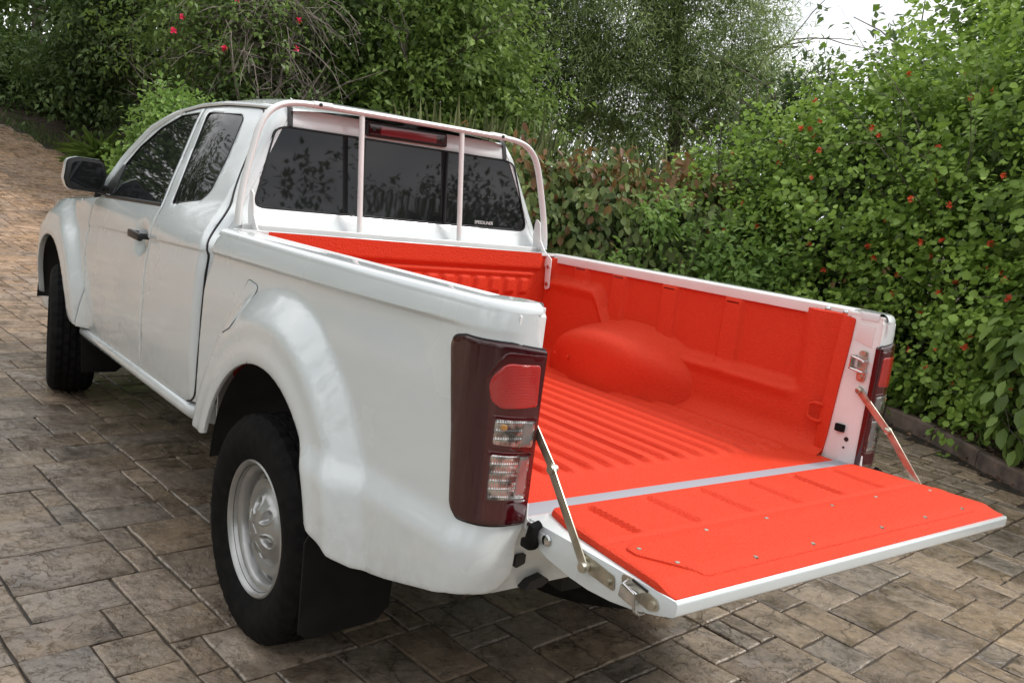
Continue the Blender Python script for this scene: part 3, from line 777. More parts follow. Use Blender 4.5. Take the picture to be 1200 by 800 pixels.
tree('leafy_tree', 'yellow green broad leafed tree rising just behind the cab roof', 'tree', (7.4, 13.4), [(7.4, 13.2, 4.0, 1.5, 1.5, 1.6), (6.6, 13.9, 2.9, 1.3, 1.3, 1.4), (8.3, 12.6, 2.9, 1.2, 1.2, 1.3), (7.3, 13.5, 5.6, 1.6, 1.6, 1.3)],
     1900, 14, .13, 'leaf_mid', .1, 5.0, 'oval', .3, .5, inner=.35)
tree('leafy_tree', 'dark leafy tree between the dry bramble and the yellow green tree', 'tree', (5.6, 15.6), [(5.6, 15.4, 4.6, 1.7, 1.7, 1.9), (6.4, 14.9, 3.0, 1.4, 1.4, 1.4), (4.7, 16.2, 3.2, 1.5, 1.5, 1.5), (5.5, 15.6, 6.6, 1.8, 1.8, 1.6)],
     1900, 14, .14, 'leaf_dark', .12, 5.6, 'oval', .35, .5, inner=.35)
tree('bare_topped_tree', 'thin dark tree with half bare twigs against the gap of sky', 'tree', (12.6, 9.2), [(12.6, 9.2, 3.9, .8, .8, .9), (12.1, 9.7, 3.2, .7, .7, .6)],
     170, 14, .13, 'leaf_dark', .045, 4.0, 'oval', .22, .2, inner=.2, depth=1)
tree('round_leaf_tree', 'bright green round leafed tree rising above the flowering hedge at the right', 'tree', (10.2, 4.9), [(10.9, 3.8, 3.2, 1.4, 1.3, 1.3), (9.6, 3.2, 4.1, 1.6, 1.5, 1.5), (10.9, 5.6, 2.4, 1.3, 1.3, 1.0), (9.2, 1.9, 4.4, 1.5, 1.5, 1.4)],
     2100, 15, .11, 'leaf_shrub', .07, 3.9, 'round', .4, .1, inner=.5, up=.8, depth=1)
# low green bush by the drive, in front of the dark trees
tree('green_bush', 'fresh green fine leafed bush just beyond the mirror and bonnet', 'shrub', (2.35, 12.0), [(2.0, 12.0, 1.7, .42, .42, .65), (2.3, 12.4, 2.0, .4, .4, .4), (1.8, 12.3, 1.2, .38, .38, .45)],
     430, 16, .085, 'leaf_bright', .03, 2.3, 'oval', .2, .3, inner=.4, simple=False)
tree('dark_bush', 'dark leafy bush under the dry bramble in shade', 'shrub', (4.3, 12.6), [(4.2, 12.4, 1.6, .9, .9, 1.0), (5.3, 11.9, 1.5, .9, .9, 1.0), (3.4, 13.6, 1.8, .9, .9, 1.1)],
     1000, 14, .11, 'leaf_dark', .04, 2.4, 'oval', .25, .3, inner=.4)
# --- bramble: grey arching twigs with pink flowers
t5 = thing('bramble', 'tangle of dry grey arching twigs with a few pink flowers', 'bougainvillea', (3.9, 13.8, gzf(3.9, 13.8)))
mb = MB()
for i in range(150):
    a = rng.uniform(0, 2 * math.pi); P = [np.array([3.9 + rng.normal(0, .3), 13.9 + rng.normal(0, .3), 3.4 + rng.uniform(-.6, .9)])]; d = unit(np.array([math.cos(a), math.sin(a), .9]))
    Ln = rng.uniform(1.0, 2.0)
    for k in range(8): d = unit(d + np.array([0, 0, -.26]) + rng.normal(0, .10, 3)); P.append(P[-1] + d * Ln / 8)
    mb.tube(P, [.012 * (1 - .08 * q) for q in range(9)], 4)
    for k in (3, 4, 5, 6, 7): mb.tube([P[k], P[k] + unit(d + rng.normal(0, .8, 3)) * rng.uniform(.15, .4)], [.006, .002], 3)
for i in range(5): branch_mb(mb, (3.9 + .1 * i, 13.9, gzf(3.9, 13.9)), (rnd.uniform(-.3, .3), rnd.uniform(-.3, .1), 1), 3.2, .045, 1)
mb.build('twig', M['twig'], t5, sharp=80)
B5 = [(3.6, 13.8, 3.6, 1.3, 1.2, 1.3), (2.7, 14.4, 3.9, 1.2, 1.2, 1.6), (4.6, 13.9, 4.4, 1.0, 1.0, 1.2)]
foliage('foliage', B5, 900, 11, .10, M['leaf_mid'], t5, 'oval', .25, .2, .4, (.35, 1.05), True, (0, .6)); flowers(t5, [(3.4, 13.2, 3.7, 1.0, .8, .9)], 9, M['pink'], .10)
# --- left side
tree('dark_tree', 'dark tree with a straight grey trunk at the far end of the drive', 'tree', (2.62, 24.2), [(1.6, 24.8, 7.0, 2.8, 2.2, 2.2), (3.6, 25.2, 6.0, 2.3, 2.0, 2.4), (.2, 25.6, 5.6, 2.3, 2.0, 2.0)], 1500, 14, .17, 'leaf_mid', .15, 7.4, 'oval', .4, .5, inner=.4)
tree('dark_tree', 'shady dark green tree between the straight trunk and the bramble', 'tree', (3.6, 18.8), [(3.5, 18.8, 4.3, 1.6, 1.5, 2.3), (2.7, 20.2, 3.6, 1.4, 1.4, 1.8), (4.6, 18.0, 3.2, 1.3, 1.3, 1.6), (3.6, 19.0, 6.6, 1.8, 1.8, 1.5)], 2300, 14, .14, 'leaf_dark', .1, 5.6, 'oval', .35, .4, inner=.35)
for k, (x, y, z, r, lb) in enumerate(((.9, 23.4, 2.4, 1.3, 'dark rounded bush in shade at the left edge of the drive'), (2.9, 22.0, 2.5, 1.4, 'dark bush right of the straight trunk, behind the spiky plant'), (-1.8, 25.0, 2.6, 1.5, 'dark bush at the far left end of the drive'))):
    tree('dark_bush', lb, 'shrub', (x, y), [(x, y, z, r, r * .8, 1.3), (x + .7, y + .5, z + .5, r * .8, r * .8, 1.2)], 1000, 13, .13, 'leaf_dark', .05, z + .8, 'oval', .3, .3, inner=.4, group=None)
t6 = thing('spiky_plant', 'clump of long yellow green sword leaves at the drive edge', 'plant', (2.55, 18.0, gzf(2.55, 18)))
n_ = 130; P = np.tile(np.array([2.55, 18.0, gzf(2.55, 18) + .1]), (n_, 1)) + rng.normal(0, .12, (n_, 3)) * [1, 1, .6]; D = unit(rng.normal(0, .8, (n_, 3)) * [1, 1, .1] + UPW * rng.uniform(.35, 1.2, (n_, 1)))
SHAPES['sword'] = np.array([(0, .02), (.35, .035), (.75, .022), (1, 0)])
leaf_obj('leaf_mass', P, D, UPW + rng.normal(0, .3, (n_, 3)), rng.uniform(.45, .8, n_), rng.uniform(.2, .8, n_), M['leaf_mid'], t6, 'sword', .4, .55)['kind'] = 'stuff'
# grass verge along the far edge
P0 = smooth_path(EDGE[12:], 60); P0 = P0[:, :]; k_ = 7000; i_ = rng.integers(0, len(P0), k_); X = P0[i_, 0] + rng.normal(.05, .22, k_) + .1; Y = P0[i_, 1] + rng.uniform(-.05, .6, k_)
o = leaf_obj('verge_grass', np.c_[X, Y, gz(X, Y) + .02], UPW + rng.normal(0, .4, (k_, 3)), rng.normal(size=(k_, 3)), rng.uniform(.06, .16, k_), rng.random(k_), M['lawn'], None, 'long', simple=True); o['kind'] = 'stuff'
# leaf litter under the hedges
Pk = smooth_path(EDGE[1:11], 40); k_ = 5200; i_ = rng.integers(0, len(Pk) - 1, k_); T_ = np.gradient(Pk, axis=0); T_ = unit(T_); nn = np.stack([T_[:, 1], -T_[:, 0]], 1)
dd = np.where(rng.random(k_) < .9, rng.uniform(.09, .9, k_), rng.normal(-.05, .10, k_)); XY = Pk[i_] + nn[i_] * dd[:, None] + rng.normal(0, .03, (k_, 2))
zz = gz(XY[:, 0], XY[:, 1]) + np.where(dd > .08, .085, .006) + rng.uniform(0, .012, k_) + .02 * (dd > .3)
o = leaf_obj('leaf_litter', np.c_[XY, zz], rng.normal(size=(k_, 3)) * [1, 1, .15], np.array([0, 0, 1]) + rng.normal(0, .35, (k_, 3)), rng.uniform(.02, .055, k_), rng.random(k_), M['litter'], None, 'oval'); o['kind'] = 'stuff'
k_ = 150; X = rng.uniform(-6, 4.5, k_); Y = rng.uniform(-1, 14, k_); kk = inside(np.c_[X, Y], DRIVE); X = X[kk]; Y = Y[kk]; k_ = len(X)
o = leaf_obj('fallen_leaves', np.c_[X, Y, gz(X, Y) + .006], rng.normal(size=(k_, 3)) * [1, 1, .08], np.array([0, 0, 1]) + rng.normal(0, .2, (k_, 3)), rng.uniform(.015, .035, k_), rng.random(k_), M['litter'], None, 'oval'); o['kind'] = 'stuff'
# far wood closing the view all round, and unseen trees added for the reflections
bl = []
for a in np.linspace(0, 2 * math.pi, 34, endpoint=False):
    rr_ = rnd.uniform(33, 38); x, y = 1 + rr_ * math.sin(a), 4 + rr_ * math.cos(a); z0 = gzf(x, y); h = rnd.uniform(3.4, 5.0)
    if .72 < a < .96: h = 2.2
    bl.append((x, y, z0 + h * .8, 3.9, 3.9, h))
for (x, y, r, h) in ((-9.5, 1.5, 2.2, 3.0), (-10, 5.5, 2.4, 3.4), (-10.5, 10, 2.4, 3.2), (-10, 14.5, 2.4, 3.4), (-11.5, 19, 2.6, 3.4), (-9.0, -3.5, 2.2, 2.8)): bl.append((x, y, gzf(x, y) + h * .75, r, r, h))  # unseen trees on the left, added to darken the truck's side and glass
bw = [(-2.5, 28, 4.5, 3.2, 2.5, 5.5), (-6.5, 27, 4.5, 3.0, 2.5, 6), (-10.5, 25, 4.5, 3.2, 2.5, 5.5), (-9, -16, 2.0, 3, 3, 2.8), (-4, -18, 1.9, 3.2, 3, 2.7), (1, -17.5, 2.0, 3.2, 3, 3.2), (6, -16.5, 1.8, 3, 3, 2.6), (10.5, -14, 1.8, 3, 3, 2.9)]  # out-of-view trees added and sized for the window reflections
o = foliage('wood_and_reflected_trees', bw, 19000, 12, .17, M['leaf_dark'], None, 'oval', .5, .3, .4, (.7, 1.05), True, zmin=-.5); o['kind'] = 'stuff'
o = foliage('wood_and_reflected_trees', bl, 6500, 12, .42, M['leaf_dark'], None, 'oval', .8, .3, .4, (.7, 1.05), True, zmin=-.5); o['kind'] = 'stuff'

# ================================================================== THE PICKUP
T = thing('pickup_truck', 'white extended cab pickup with its tailgate down and load bed sprayed bright red', 'pickup truck', (0, 2.3, 0))
PAINT = M['paint']
WZ_R, WZ_F = .370, .435           # axle heights (rear, front)
RA, FA_ = 1.07, 4.19             # axle positions
def arch(cy, cz, a0, a1, ry=.465, rz=.49, n=26):
    return [(cy + ry * math.cos(t), cz + rz * math.sin(t)) for t in np.linspace(math.radians(a0), math.radians(a1), n)]

# ---- bed sides (outer skin), both
top = [(s, .018 * (1.78 - s) / 1.8 + 1.262) for s in np.linspace(-.094, 1.672, 30)]
def ztop(s): return .018 * (1.78 - np.asarray(s, float)) / 1.8 + 1.262
front = [(1.70, 1.20), (1.742, 1.09), (1.757, .86), (1.757, .66), (1.742, .605), (1.70, .577), (1.62, .572), (1.50, .574)]
ar = arch(1.035, .43, 18, 163)
rear = [(.50, .552), (.466, .538), (.40, .526), (.34, .532), (.27, .547), (.197, .566), (.10, .592), (.03, .609), (-.03, .613), (-.085, .609), (-.114, .618), (-.138, .65), (-.140, .70), (-.133, .765)]
bs_out = [top[-1]] + front + ar + rear + [(-.135, .80)]
bs_out = bs_out[:-1] + [(-.126, .80), (-.124, 1.05), (-.118, 1.185), (-.100, 1.235)] + top[:-1]
cl_ = [(s, float(zcrease(s)) + d) for s in np.arange(-.1, 1.75, .014) for d in (-.014, -.010, -.006, -.002, .002, .006)]
for rr_, lo_a, hi_a in ((1 + .115 / .475, 0, 180), (1 + .150 / .475, 0, 180), (1 + .2 / .475, 92, 180), (1 + .205 / .475, 92, 180), (1 + .23 / .475, 0, 88), (1 + .235 / .475, 0, 88)):
    for a in np.radians(np.arange(lo_a, hi_a, 1.4)): cl_.append((1.035 + .46 * rr_ * math.cos(a), .43 + .49 * rr_ * math.sin(a)))
bsl, bsr = panel('bed_side', PAINT, T, bs_out, bed_map, extra=cl_, res=.016, edge=.006, flange=.008, mirror=True, noroll=lambda s, z: ss(.030, .012, ztop(s) - z) * ss(1.672, 1.650, s) * ss(-.094, -.082, s))
bsr['label'] = 'right hand bed side'; bsl['label'] = 'left hand bed side with fuel flap'
# rolled rail along the top of each bed side, turning the corner at the tail
def cap_geo():
    G = []
    for s in np.r_[np.linspace(1.672, .12, 40), np.linspace(.10, -.094, 16)]:
        z = float(ztop(s)); P0 = bed_map(np.array([s]), np.array([z]))[0]; e = 1e-3
        t_ = bed_map(np.array([s - e]), np.array([z]))[0] - bed_map(np.array([s + e]), np.array([z]))[0]; t_[2] = 0; t_ /= np.linalg.norm(t_)
        inn = np.array([-t_[1], t_[0], 0]); 
        if inn[0] < -1e-3: inn = -inn
        inw = inn; wdt = min(.085, .085 if s > .09 else .085)
        row = [P0]
        for a in np.linspace(15, 90, 6): row.append(P0 + inw * .024 * (1 - math.cos(math.radians(a))) + np.array([0, 0, .024 * math.sin(math.radians(a))]))
        endx = -.780 + (.780 - .716) * float(ss(.16, .06, s))
        yb = row[-1]
        for u in (.4, .85, 1.0):
            q = yb + (np.array([endx, yb[1], yb[2]]) - yb) * u; row.append(q)
        row.append(row[-1] + np.array([.003, 0, -.006])); row.append(row[-1] + np.array([0, 0, -.02])); G.append(row)
    return np.array(G)
G = cap_geo()
for sgn in (-1, 1):
    g2 = G.copy(); g2[..., 0] *= -sgn
    if sgn == 1: g2 = g2
    mb = MB().grid(g2 if sgn == 1 else g2[:, ::-1]); mb.build('load_rail', PAINT, T, sharp=50)
# bright inner flange strips the liner tucks under, with their rivets
for sx in (-1, 1):
    mb = MB()
    mb.prism([(sx * .790, 1.262), (sx * .752, 1.250), (sx * .745, 1.252), (sx * .745, 1.286), (sx * .754, 1.293), (sx * .790, 1.293)], 1, .12, 1.70)
    for i in range(len(mb.v)):
        v = list(mb.v[i]); v[2] += .018 * (1.78 - v[1]) / 1.8 - .006; mb.v[i] = tuple(v)
    fl = mb.build('rail_flange', M['frame_paint'], T, bev=.002)
    for y in (.145, .215):
        MB().tube([(sx * .747, y, 1.285), (sx * .740, y, 1.285), (sx * .736, y, 1.285)], [.011, .010, .004], 14).build('bolt', M['steel'], fl)

# ---- fuel flap on the left rear flare
fo = round_poly([(1.255, 1.140), (1.345, 1.150), (1.485, .975), (1.445, .948), (1.33, .985)], [.02, .02, .02, .02, .03])
ff = panel('fuel_flap', PAINT, bsl, fo, bed_map, res=.015, edge=.004, flange=.006, off=.0035)
q = MB(); 
P = bed_map(np.array([p[0] for p in fo]), np.array([p[1] for p in fo])); 
nrm = np.array([-1, 0, .5]); q.tube([*(P + nrm * .0016), (P + nrm * .0010)[0]], .0011, 6, caps=False).build('flap_seam', M['seal'], bsl)

# ---- inner jambs of the tail opening
for sx in (-1, 1):
    mb = MB()
    out = [(-.014, .785), (.135, .785), (.135, 1.0), (.105, 1.285), (-.004, 1.288), (-.014, 1.275)]
    mb.prism(out, 0, sx * .7145, sx * .79); jb = mb.build('tail_jamb', M['frame_paint'], T, bev=.003)
    MB().box((sx * .732, .056, 1.2870), (.034, .130, .017), bev=.002).build('corner_plate', M['frame_paint'], jb)
    mb = MB(); mb.prism([(.012, 1.19), (.075, 1.205), (.068, 1.262), (.012, 1.262)], 0, sx * .7125, sx * .716); mb.build('jamb_pressing', M['frame_paint'], jb, bev=.0015)
    # striker and its plate
    mb = MB(); xx = sx * .711
    mb.prism(round_poly([(.012, 1.075), (.044, 1.075), (.050, 1.175), (.018, 1.180)], .012), 0, xx, xx - sx * .003)
    st = mb.build('striker_plate', M['zinc'], jb, bev=.0008)
    for (y, z) in ((.030, 1.168), (.030, 1.088)):
        MB().cyl((xx - sx * .002, y, z), (xx - sx * .009, y, z), .009, 6).build('bolt', M['zinc'], jb)
    mb = MB(); mb.tube([(xx, .058, 1.155), (xx - sx * .03, .058, 1.155), (xx - sx * .034, .050, 1.155), (xx - sx * .034, .022, 1.150), (xx - sx * .03, .014, 1.145), (xx, .014, 1.145)], .0045, 8)
    mb.tube([(xx, .058, 1.115), (xx - sx * .03, .058, 1.115), (xx - sx * .034, .050, 1.115), (xx - sx * .034, .022, 1.112), (xx - sx * .03, .014, 1.110), (xx, .014, 1.110)], .0045, 8)
    mb.box((xx - sx * .018, .058, 1.135), (.030, .004, .042), bev=.001); mb.build('striker_loop', M['steel'], jb)
    MB().box((sx * .708, .068, .905), (.014, .034, .026), bev=.004).build('bump_stop', M['rubber'], jb)
    MB().cyl((sx * .7135, .040, .872), (sx * .7120, .040, .872), .008, 14).build('drain_hole', M['seal'], jb)
    MB().cyl((sx * .7135, .045, .842), (sx * .7120, .045, .842), .004, 10).build('drain_hole', M['seal'], jb)

# ---- tail lamps: smoked red shell wrapping the corner, with red, clear and clear lenses
def lampset(mirror_sign):
    def mp_(s, z):
        P = bed_map(s, z); P = P * np.array([1.0, 1, 1]); P[:, 0] *= -mirror_sign if mirror_sign == 1 else 1; return P
    fl_ = mirror_sign == 1
    P_ = lambda nm, mt, out, off, par, edge=.004, fl=.006, res=.014: panel(nm, mt, par, out, mp_, res=res, edge=edge, flange=fl, off=off, flip=fl_)
    shell = round_poly([(.146, 1.199), (.085, 1.212), (-.03, 1.212), (-.1255, 1.198), (-.1265, 1.0), (-.127, .784), (-.01, .786), (.045, .79), (.074, .812), (.100, .993), (.126, 1.12)], [.03, .05, .03, .008, 0, .012, .03, .03, .04, .0, .0])
    sh = P_('tail_light', M['lamp_dark'], shell, .009, T, .006, .016)
    gs = P_('lamp_seal', M['seal'], [(p[0] + (.006 if p[0] > .03 else 0), p[1] + (.004 if p[1] > 1.0 else -.004)) for p in shell], .0015, sh, .002, .002)
    P_('lens_band', M['lamp_mid'], round_poly([(-.018, 1.196), (-.122, 1.188), (-.1235, .794), (-.006, .794), (.0, .97), (.004, 1.07), (.016, 1.13)], [.03, .008, .01, .02, 0, 0, .02]), .0095, sh, .002, .002)
    P_('red_lens', M['lamp_red'], round_poly([(.010, 1.125), (-.022, 1.170), (-.108, 1.166), (-.112, 1.068), (-.024, 1.064), (.000, 1.080)], [.045, .035, .012, .01, .025, .025]), .0118, sh, .003, .003, .01)
    P_('lens_trim', M['lamp_mid'], round_poly([(-.006, 1.050), (-.1185, 1.044), (-.1185, .964), (-.006, .972)], .010), .0104, sh, .002, .002)
    P_('clear_lens', M['lamp_clear'], round_poly([(-.014, 1.041), (-.113, 1.035), (-.113, .972), (-.014, .981)], .008), .0112, sh, .002, .002, .01)
    P_('lens_trim', M['lamp_mid'], round_poly([(-.004, .966), (-.1165, .960), (-.1165, .840), (-.008, .840)], .010), .0104, sh, .002, .002)
    P_('clear_lens', M['lamp_clear'], round_poly([(-.013, .958), (-.110, .952), (-.110, .849), (-.016, .849)], .008), .0112, sh, .002, .002, .01)
    P_('reflector_plate', M['lamp_plate'], round_poly([(-.078, 1.034), (-.108, 1.032), (-.108, .976), (-.078, .978)], .004), .0120, sh, .002, .002, .01)
    P_('reflector_plate', M['lamp_plate'], round_poly([(-.080, .952), (-.106, .950), (-.106, .854), (-.074, .854)], .004), .0120, sh, .002, .002, .01)
    P_('amber_bulb', M['lamp_amber'], round_poly([(-.026, 1.030), (-.042, 1.030), (-.042, 1.014), (-.026, 1.014)], .007), .0124, sh, .003, .002, .01)
    return sh
lampset(-1); lampset(1)

# ---- bed liner (floor, side walls, front wall), one sprayed surface
def rib(x, per=.080):
    u = np.abs(((x / per) % 1) - .5) * 2
    return ss(.34, .58, u)
def wall_x(y, z):
    x = np.full(np.broadcast(y, z).shape, .716)
    zl = .985 + .175 * ss(1.22, 1.38, y)                      # ledge height, stepping up towards the cab
    rec = ss(-.012, .038, z - zl) * ss(.245, .32, y) * ss(1.69, 1.66, y)
    postf = np.zeros_like(x)
    for py in (.62, .95, 1.25, 1.50): postf = np.maximum(postf, ss(.055, .035, np.abs(y - py)))
    x = x + .042 * rec - .018 * postf * rec * ss(1.262, 1.235, z)
    x = x - .010 * ss(.05, .0, np.abs(z - zl)) * ss(.25, .32, y) * (z < zl + .01)
    x = x + .012 * ss(.22, .17, y)                           # step out at the tail end of the wall
    dy, dz = (y - 1.06) / .50, (z - .74) / .345
    r = np.hypot(dy / 1.12, dz / 1.1); bul = .0 * r
    x = x - bul
    cr_ = np.clip((.865 - z) / .075, 0, 1); x = x - (1 - ss(.0, .06, bul)) * .075 * (1 - np.sqrt(np.maximum(1 - cr_ ** 2, 0)))
    return x
ys = np.r_[np.linspace(.118, .30, 26), np.linspace(.31, 1.71, 210)]; zs_ = np.linspace(.782, 1.268, 100)
Y, Z = np.meshgrid(ys, zs_, indexing='ij'); Xw = wall_x(Y, Z)
mb = MB()
# floor
xs = np.linspace(-.700, .700, 241); yf = np.r_[np.linspace(.030, .30, 20), np.linspace(.32, 1.60, 30), np.linspace(1.61, 1.715, 8)]
XX, YF = np.meshgrid(xs, yf, indexing='ij')
ZF = .7885 + .0150 * rib(XX) * ss(.20, .26, YF) * ss(1.66, 1.58, YF) * ss(.68, .65, np.abs(XX)) + .0045 * ss(.245, .235, YF) * ss(.115, .10, np.abs(YF - .13)) 
ZF = ZF - .012 * ss(.042, .030, YF)
liner_floor = MB().grid(np.stack([XX, YF, ZF], -1)[:, ::-1]).build('bed_floor', M['liner'], T, sharp=60)
liner_floor['label'] = 'ribbed red bed floor'
for sx in (-1, 1):
    Xt = Xw.copy(); Xt[:, -1] = .757
    Gw = np.stack([Xt * sx, Y, Z + .018 * (1.78 - Y) / 1.8 * ss(1.0, 1.25, Z)], -1)
    w = MB().grid(Gw if sx < 0 else Gw[:, ::-1]).build('bed_wall', M['liner'], T, sharp=60)
    # liner return over the tail end of the wall
    mb = MB(); mb.prism(round_poly([(.085, 1.276), (.135, 1.280), (.15, 1.0), (.155, .792), (.120, .792), (.112, .86), (.100, 1.05), (.088, 1.20)], [.01, .01, 0, 0, .004, .01, .01, .01], 3), 0, sx * .7085, sx * .732)
    mb.build('liner_edge', M['liner'], w, bev=.004)
    for py in (.62, .95, 1.25, 1.50):
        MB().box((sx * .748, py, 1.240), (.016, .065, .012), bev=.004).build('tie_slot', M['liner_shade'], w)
    MB().tube([(sx * .712, .145, .96), (sx * .704, .15, .965), (sx * .702, .175, .965), (sx * .702, .195, .955), (sx * .702, .195, .915), (sx * .702, .175, .905), (sx * .704, .15, .905), (sx * .712, .145, .91)], .006, 8).build('tie_down_loop', M['liner'], w)
    # wheel box pressed into the wall
    Gt = []
    prof_ = [(.525, .0), (.524, .45), (.527, .68), (.536, .80), (.556, .89), (.590, .95), (.63, .985), (.67, 1.01), (.705, 1.045), (.735, 1.09), (.77, 1.16)]
    fine = np.array(prof_); tt_ = np.linspace(0, len(fine) - 1, 46); px_, pk_ = np.interp(tt_, range(len(fine)), fine[:, 0]), np.interp(tt_, range(len(fine)), fine[:, 1])
    for _ in range(4): px_[1:-1] = (px_[:-2] + 2 * px_[1:-1] + px_[2:]) / 4; pk_[1:-1] = (pk_[:-2] + 2 * pk_[1:-1] + pk_[2:]) / 4
    for a in np.linspace(-.12, math.pi + .12, 90):
        ca_, sa_ = math.cos(a), math.sin(a); ex_ = .94
        Gt.append([(sx * (x_ + .02 * (1 - k_) * 0 + (.24 if ca_ < 0 else .12) * abs(ca_) ** 3 * k_ ** 2 * (.80 - x_) / .27), 1.10 + (.43 if ca_ < 0 else .47) * k_ * math.copysign(abs(ca_) ** ex_, ca_), .785 + .252 * k_ * math.copysign(abs(sa_) ** ex_, sa_) - .02 * (x_ < .7) * 0) for x_, k_ in zip(px_, pk_)])
    tb = MB().grid(np.array(Gt) if sx > 0 else np.array(Gt)[:, ::-1]).build('wheel_box', M['liner'], w, sharp=60)
    for q_ in range(4):
        y = 1.36 - .085 * q_; x_ = .530
        MB().tube([(sx * (x_ + .002), y, .885), (sx * (x_ - .003), y, .886), (sx * (x_ - .005), y, .886)], [.009, .008, .003], 10).build('rivet', M['liner'], tb)
xs = np.linspace(-.77, .77, 221); zs2 = np.linspace(.79, 1.285, 66); XX, ZZ = np.meshgrid(xs, zs2, indexing='ij')
hr = np.zeros_like(XX)
hr += .014 * ss(1.195, 1.215, ZZ) * ss(.70, .66, np.abs(XX))
slot = ss(.25, .55, np.abs(((XX / .085) % 1) - .5) * 2) * ss(.62, .60, np.abs(XX)); hr += .011 * slot * ss(1.085, 1.10, ZZ) * ss(1.165, 1.155, ZZ) 
slot2 = ss(.25, .55, np.abs(((XX / .17) % 1) - .5) * 2) * ss(.62, .60, np.abs(XX)); hr += .010 * slot2 * ss(.84, .86, ZZ) * ss(1.04, 1.02, ZZ)
hr += .008 * ss(.012, .004, np.abs(ZZ - 1.18)) * ss(.66, .62, np.abs(XX))
YY = 1.712 - hr
fw = MB().grid(np.stack([XX, YY, ZZ], -1)).build('bed_front_wall', M['liner'], T, sharp=60)
MB().prism([(1.700, 1.272), (1.700, 1.286), (1.752, 1.286), (1.756, .56), (1.745, .56), (1.742, 1.272)], 0, -.80, .80).build('bed_headboard', PAINT, T, bev=.003)
MB().box((0, .024, .786), (1.424, .076, .016), bev=.003).build('tail_sill', M['sill'], T)
# under-tail panel and its openings
mb = MB(); mb.prism([(.012, .78), (.012, .69), (.035, .585), (.06, .585), (.05, .78)], 0, -.735, .735); vl = mb.build('rear_valance', PAINT, T, bev=.004)
MB().prism(round_poly([(-.66, .588), (-.60, .592), (-.575, .606), (-.60, .622), (-.64, .612)], .006), 1, .004, .05).build('tow_slot', M['seal'], vl)
MB().prism(round_poly([(-.695, .655), (-.665, .665), (-.665, .69), (-.695, .69)], .006), 1, .004, .03).build('tow_slot', M['seal'], vl)

# ---- tailgate, lowered
prof = [(-.014, .797), (-.020, .775), (-.055, .752), (-.12, .733), (-.20, .7225), (-.26, .720), (-.33, .725), (-.40, .737), (-.455, .752), (-.500, .767), (-.506, .773), (-.506, .797), (-.502, .802), (-.03, .802)]
mb = MB(); mb.prism(prof, 0, -.708, .708); tg = mb.build('tailgate', PAINT, T, sharp=30, bev=.0025)
tg['label'] = 'lowered tailgate with red inner face'
red_out = round_poly([(-.640, -.030), (.640, -.030), (.668, -.12), (.690, -.30), (.706, -.44), (.7065, -.499), (-.7065, -.499), (-.706, -.44), (-.690, -.30), (-.668, -.12)], [.03, .03, .05, .1, .02, .006, .006, .02, .1, .05])
def red_map(x, y):
    z = .8035 + .0 * x; return np.stack([x, y, z], -1)
GX = [-.545, -.338, -.13, .078, .285, .49]
def red_dent(x, y):
    h = np.full(len(x), .0165); h -= .012 * ss(-.435, -.485, y)
    for g_ in GX:
        h -= .0115 * ss(.016, .008, np.abs(x - g_)) * ss(-.045, -.06, y) * ss(-.235, -.22, y)
    h -= .005 * ss(.006, .003, np.abs(y + .247 + .0 * x)) * ss(.68, .66, np.abs(x)) 
    return h
panel('gate_liner', M['liner'], tg, red_out, red_map, res=.011, edge=.013, flange=.004, flip=True, dent=red_dent)
pl_out = round_poly([(-.60, -.272), (.60, -.272), (.668, -.30), (.672, -.335), (.60, -.462), (-.575, -.462), (-.655, -.335), (-.652, -.30)], [.03, .03, .02, .03, .03, .03, .03, .02])
pl = panel('access_panel', M['liner'], tg, pl_out, lambda x, y: np.stack([x, y, np.full(len(x), .8205)], -1), res=.03, edge=.005, flange=.010, off=.0050, flip=True, dent=lambda x, y: -.0115 * ss(-.430, -.475, y))
for (x, y) in [(-.628, -.316), (-.379, -.292), (-.150, -.292), (.137, -.292), (.353, -.292), (.612, -.316), (-.60, -.402), (-.39, -.444), (-.174, -.444), (.126, -.444), (.344, -.444), (.55, -.444)]:
    zt = .8250 - (.0115 * float(ss(-.430, -.475, y)))
    MB().tube([(x, y, zt - .001), (x, y, zt + .002), (x, y, zt + .003)], [.0062, .0055, .002], 12).build('screw', M['zinc'], pl)
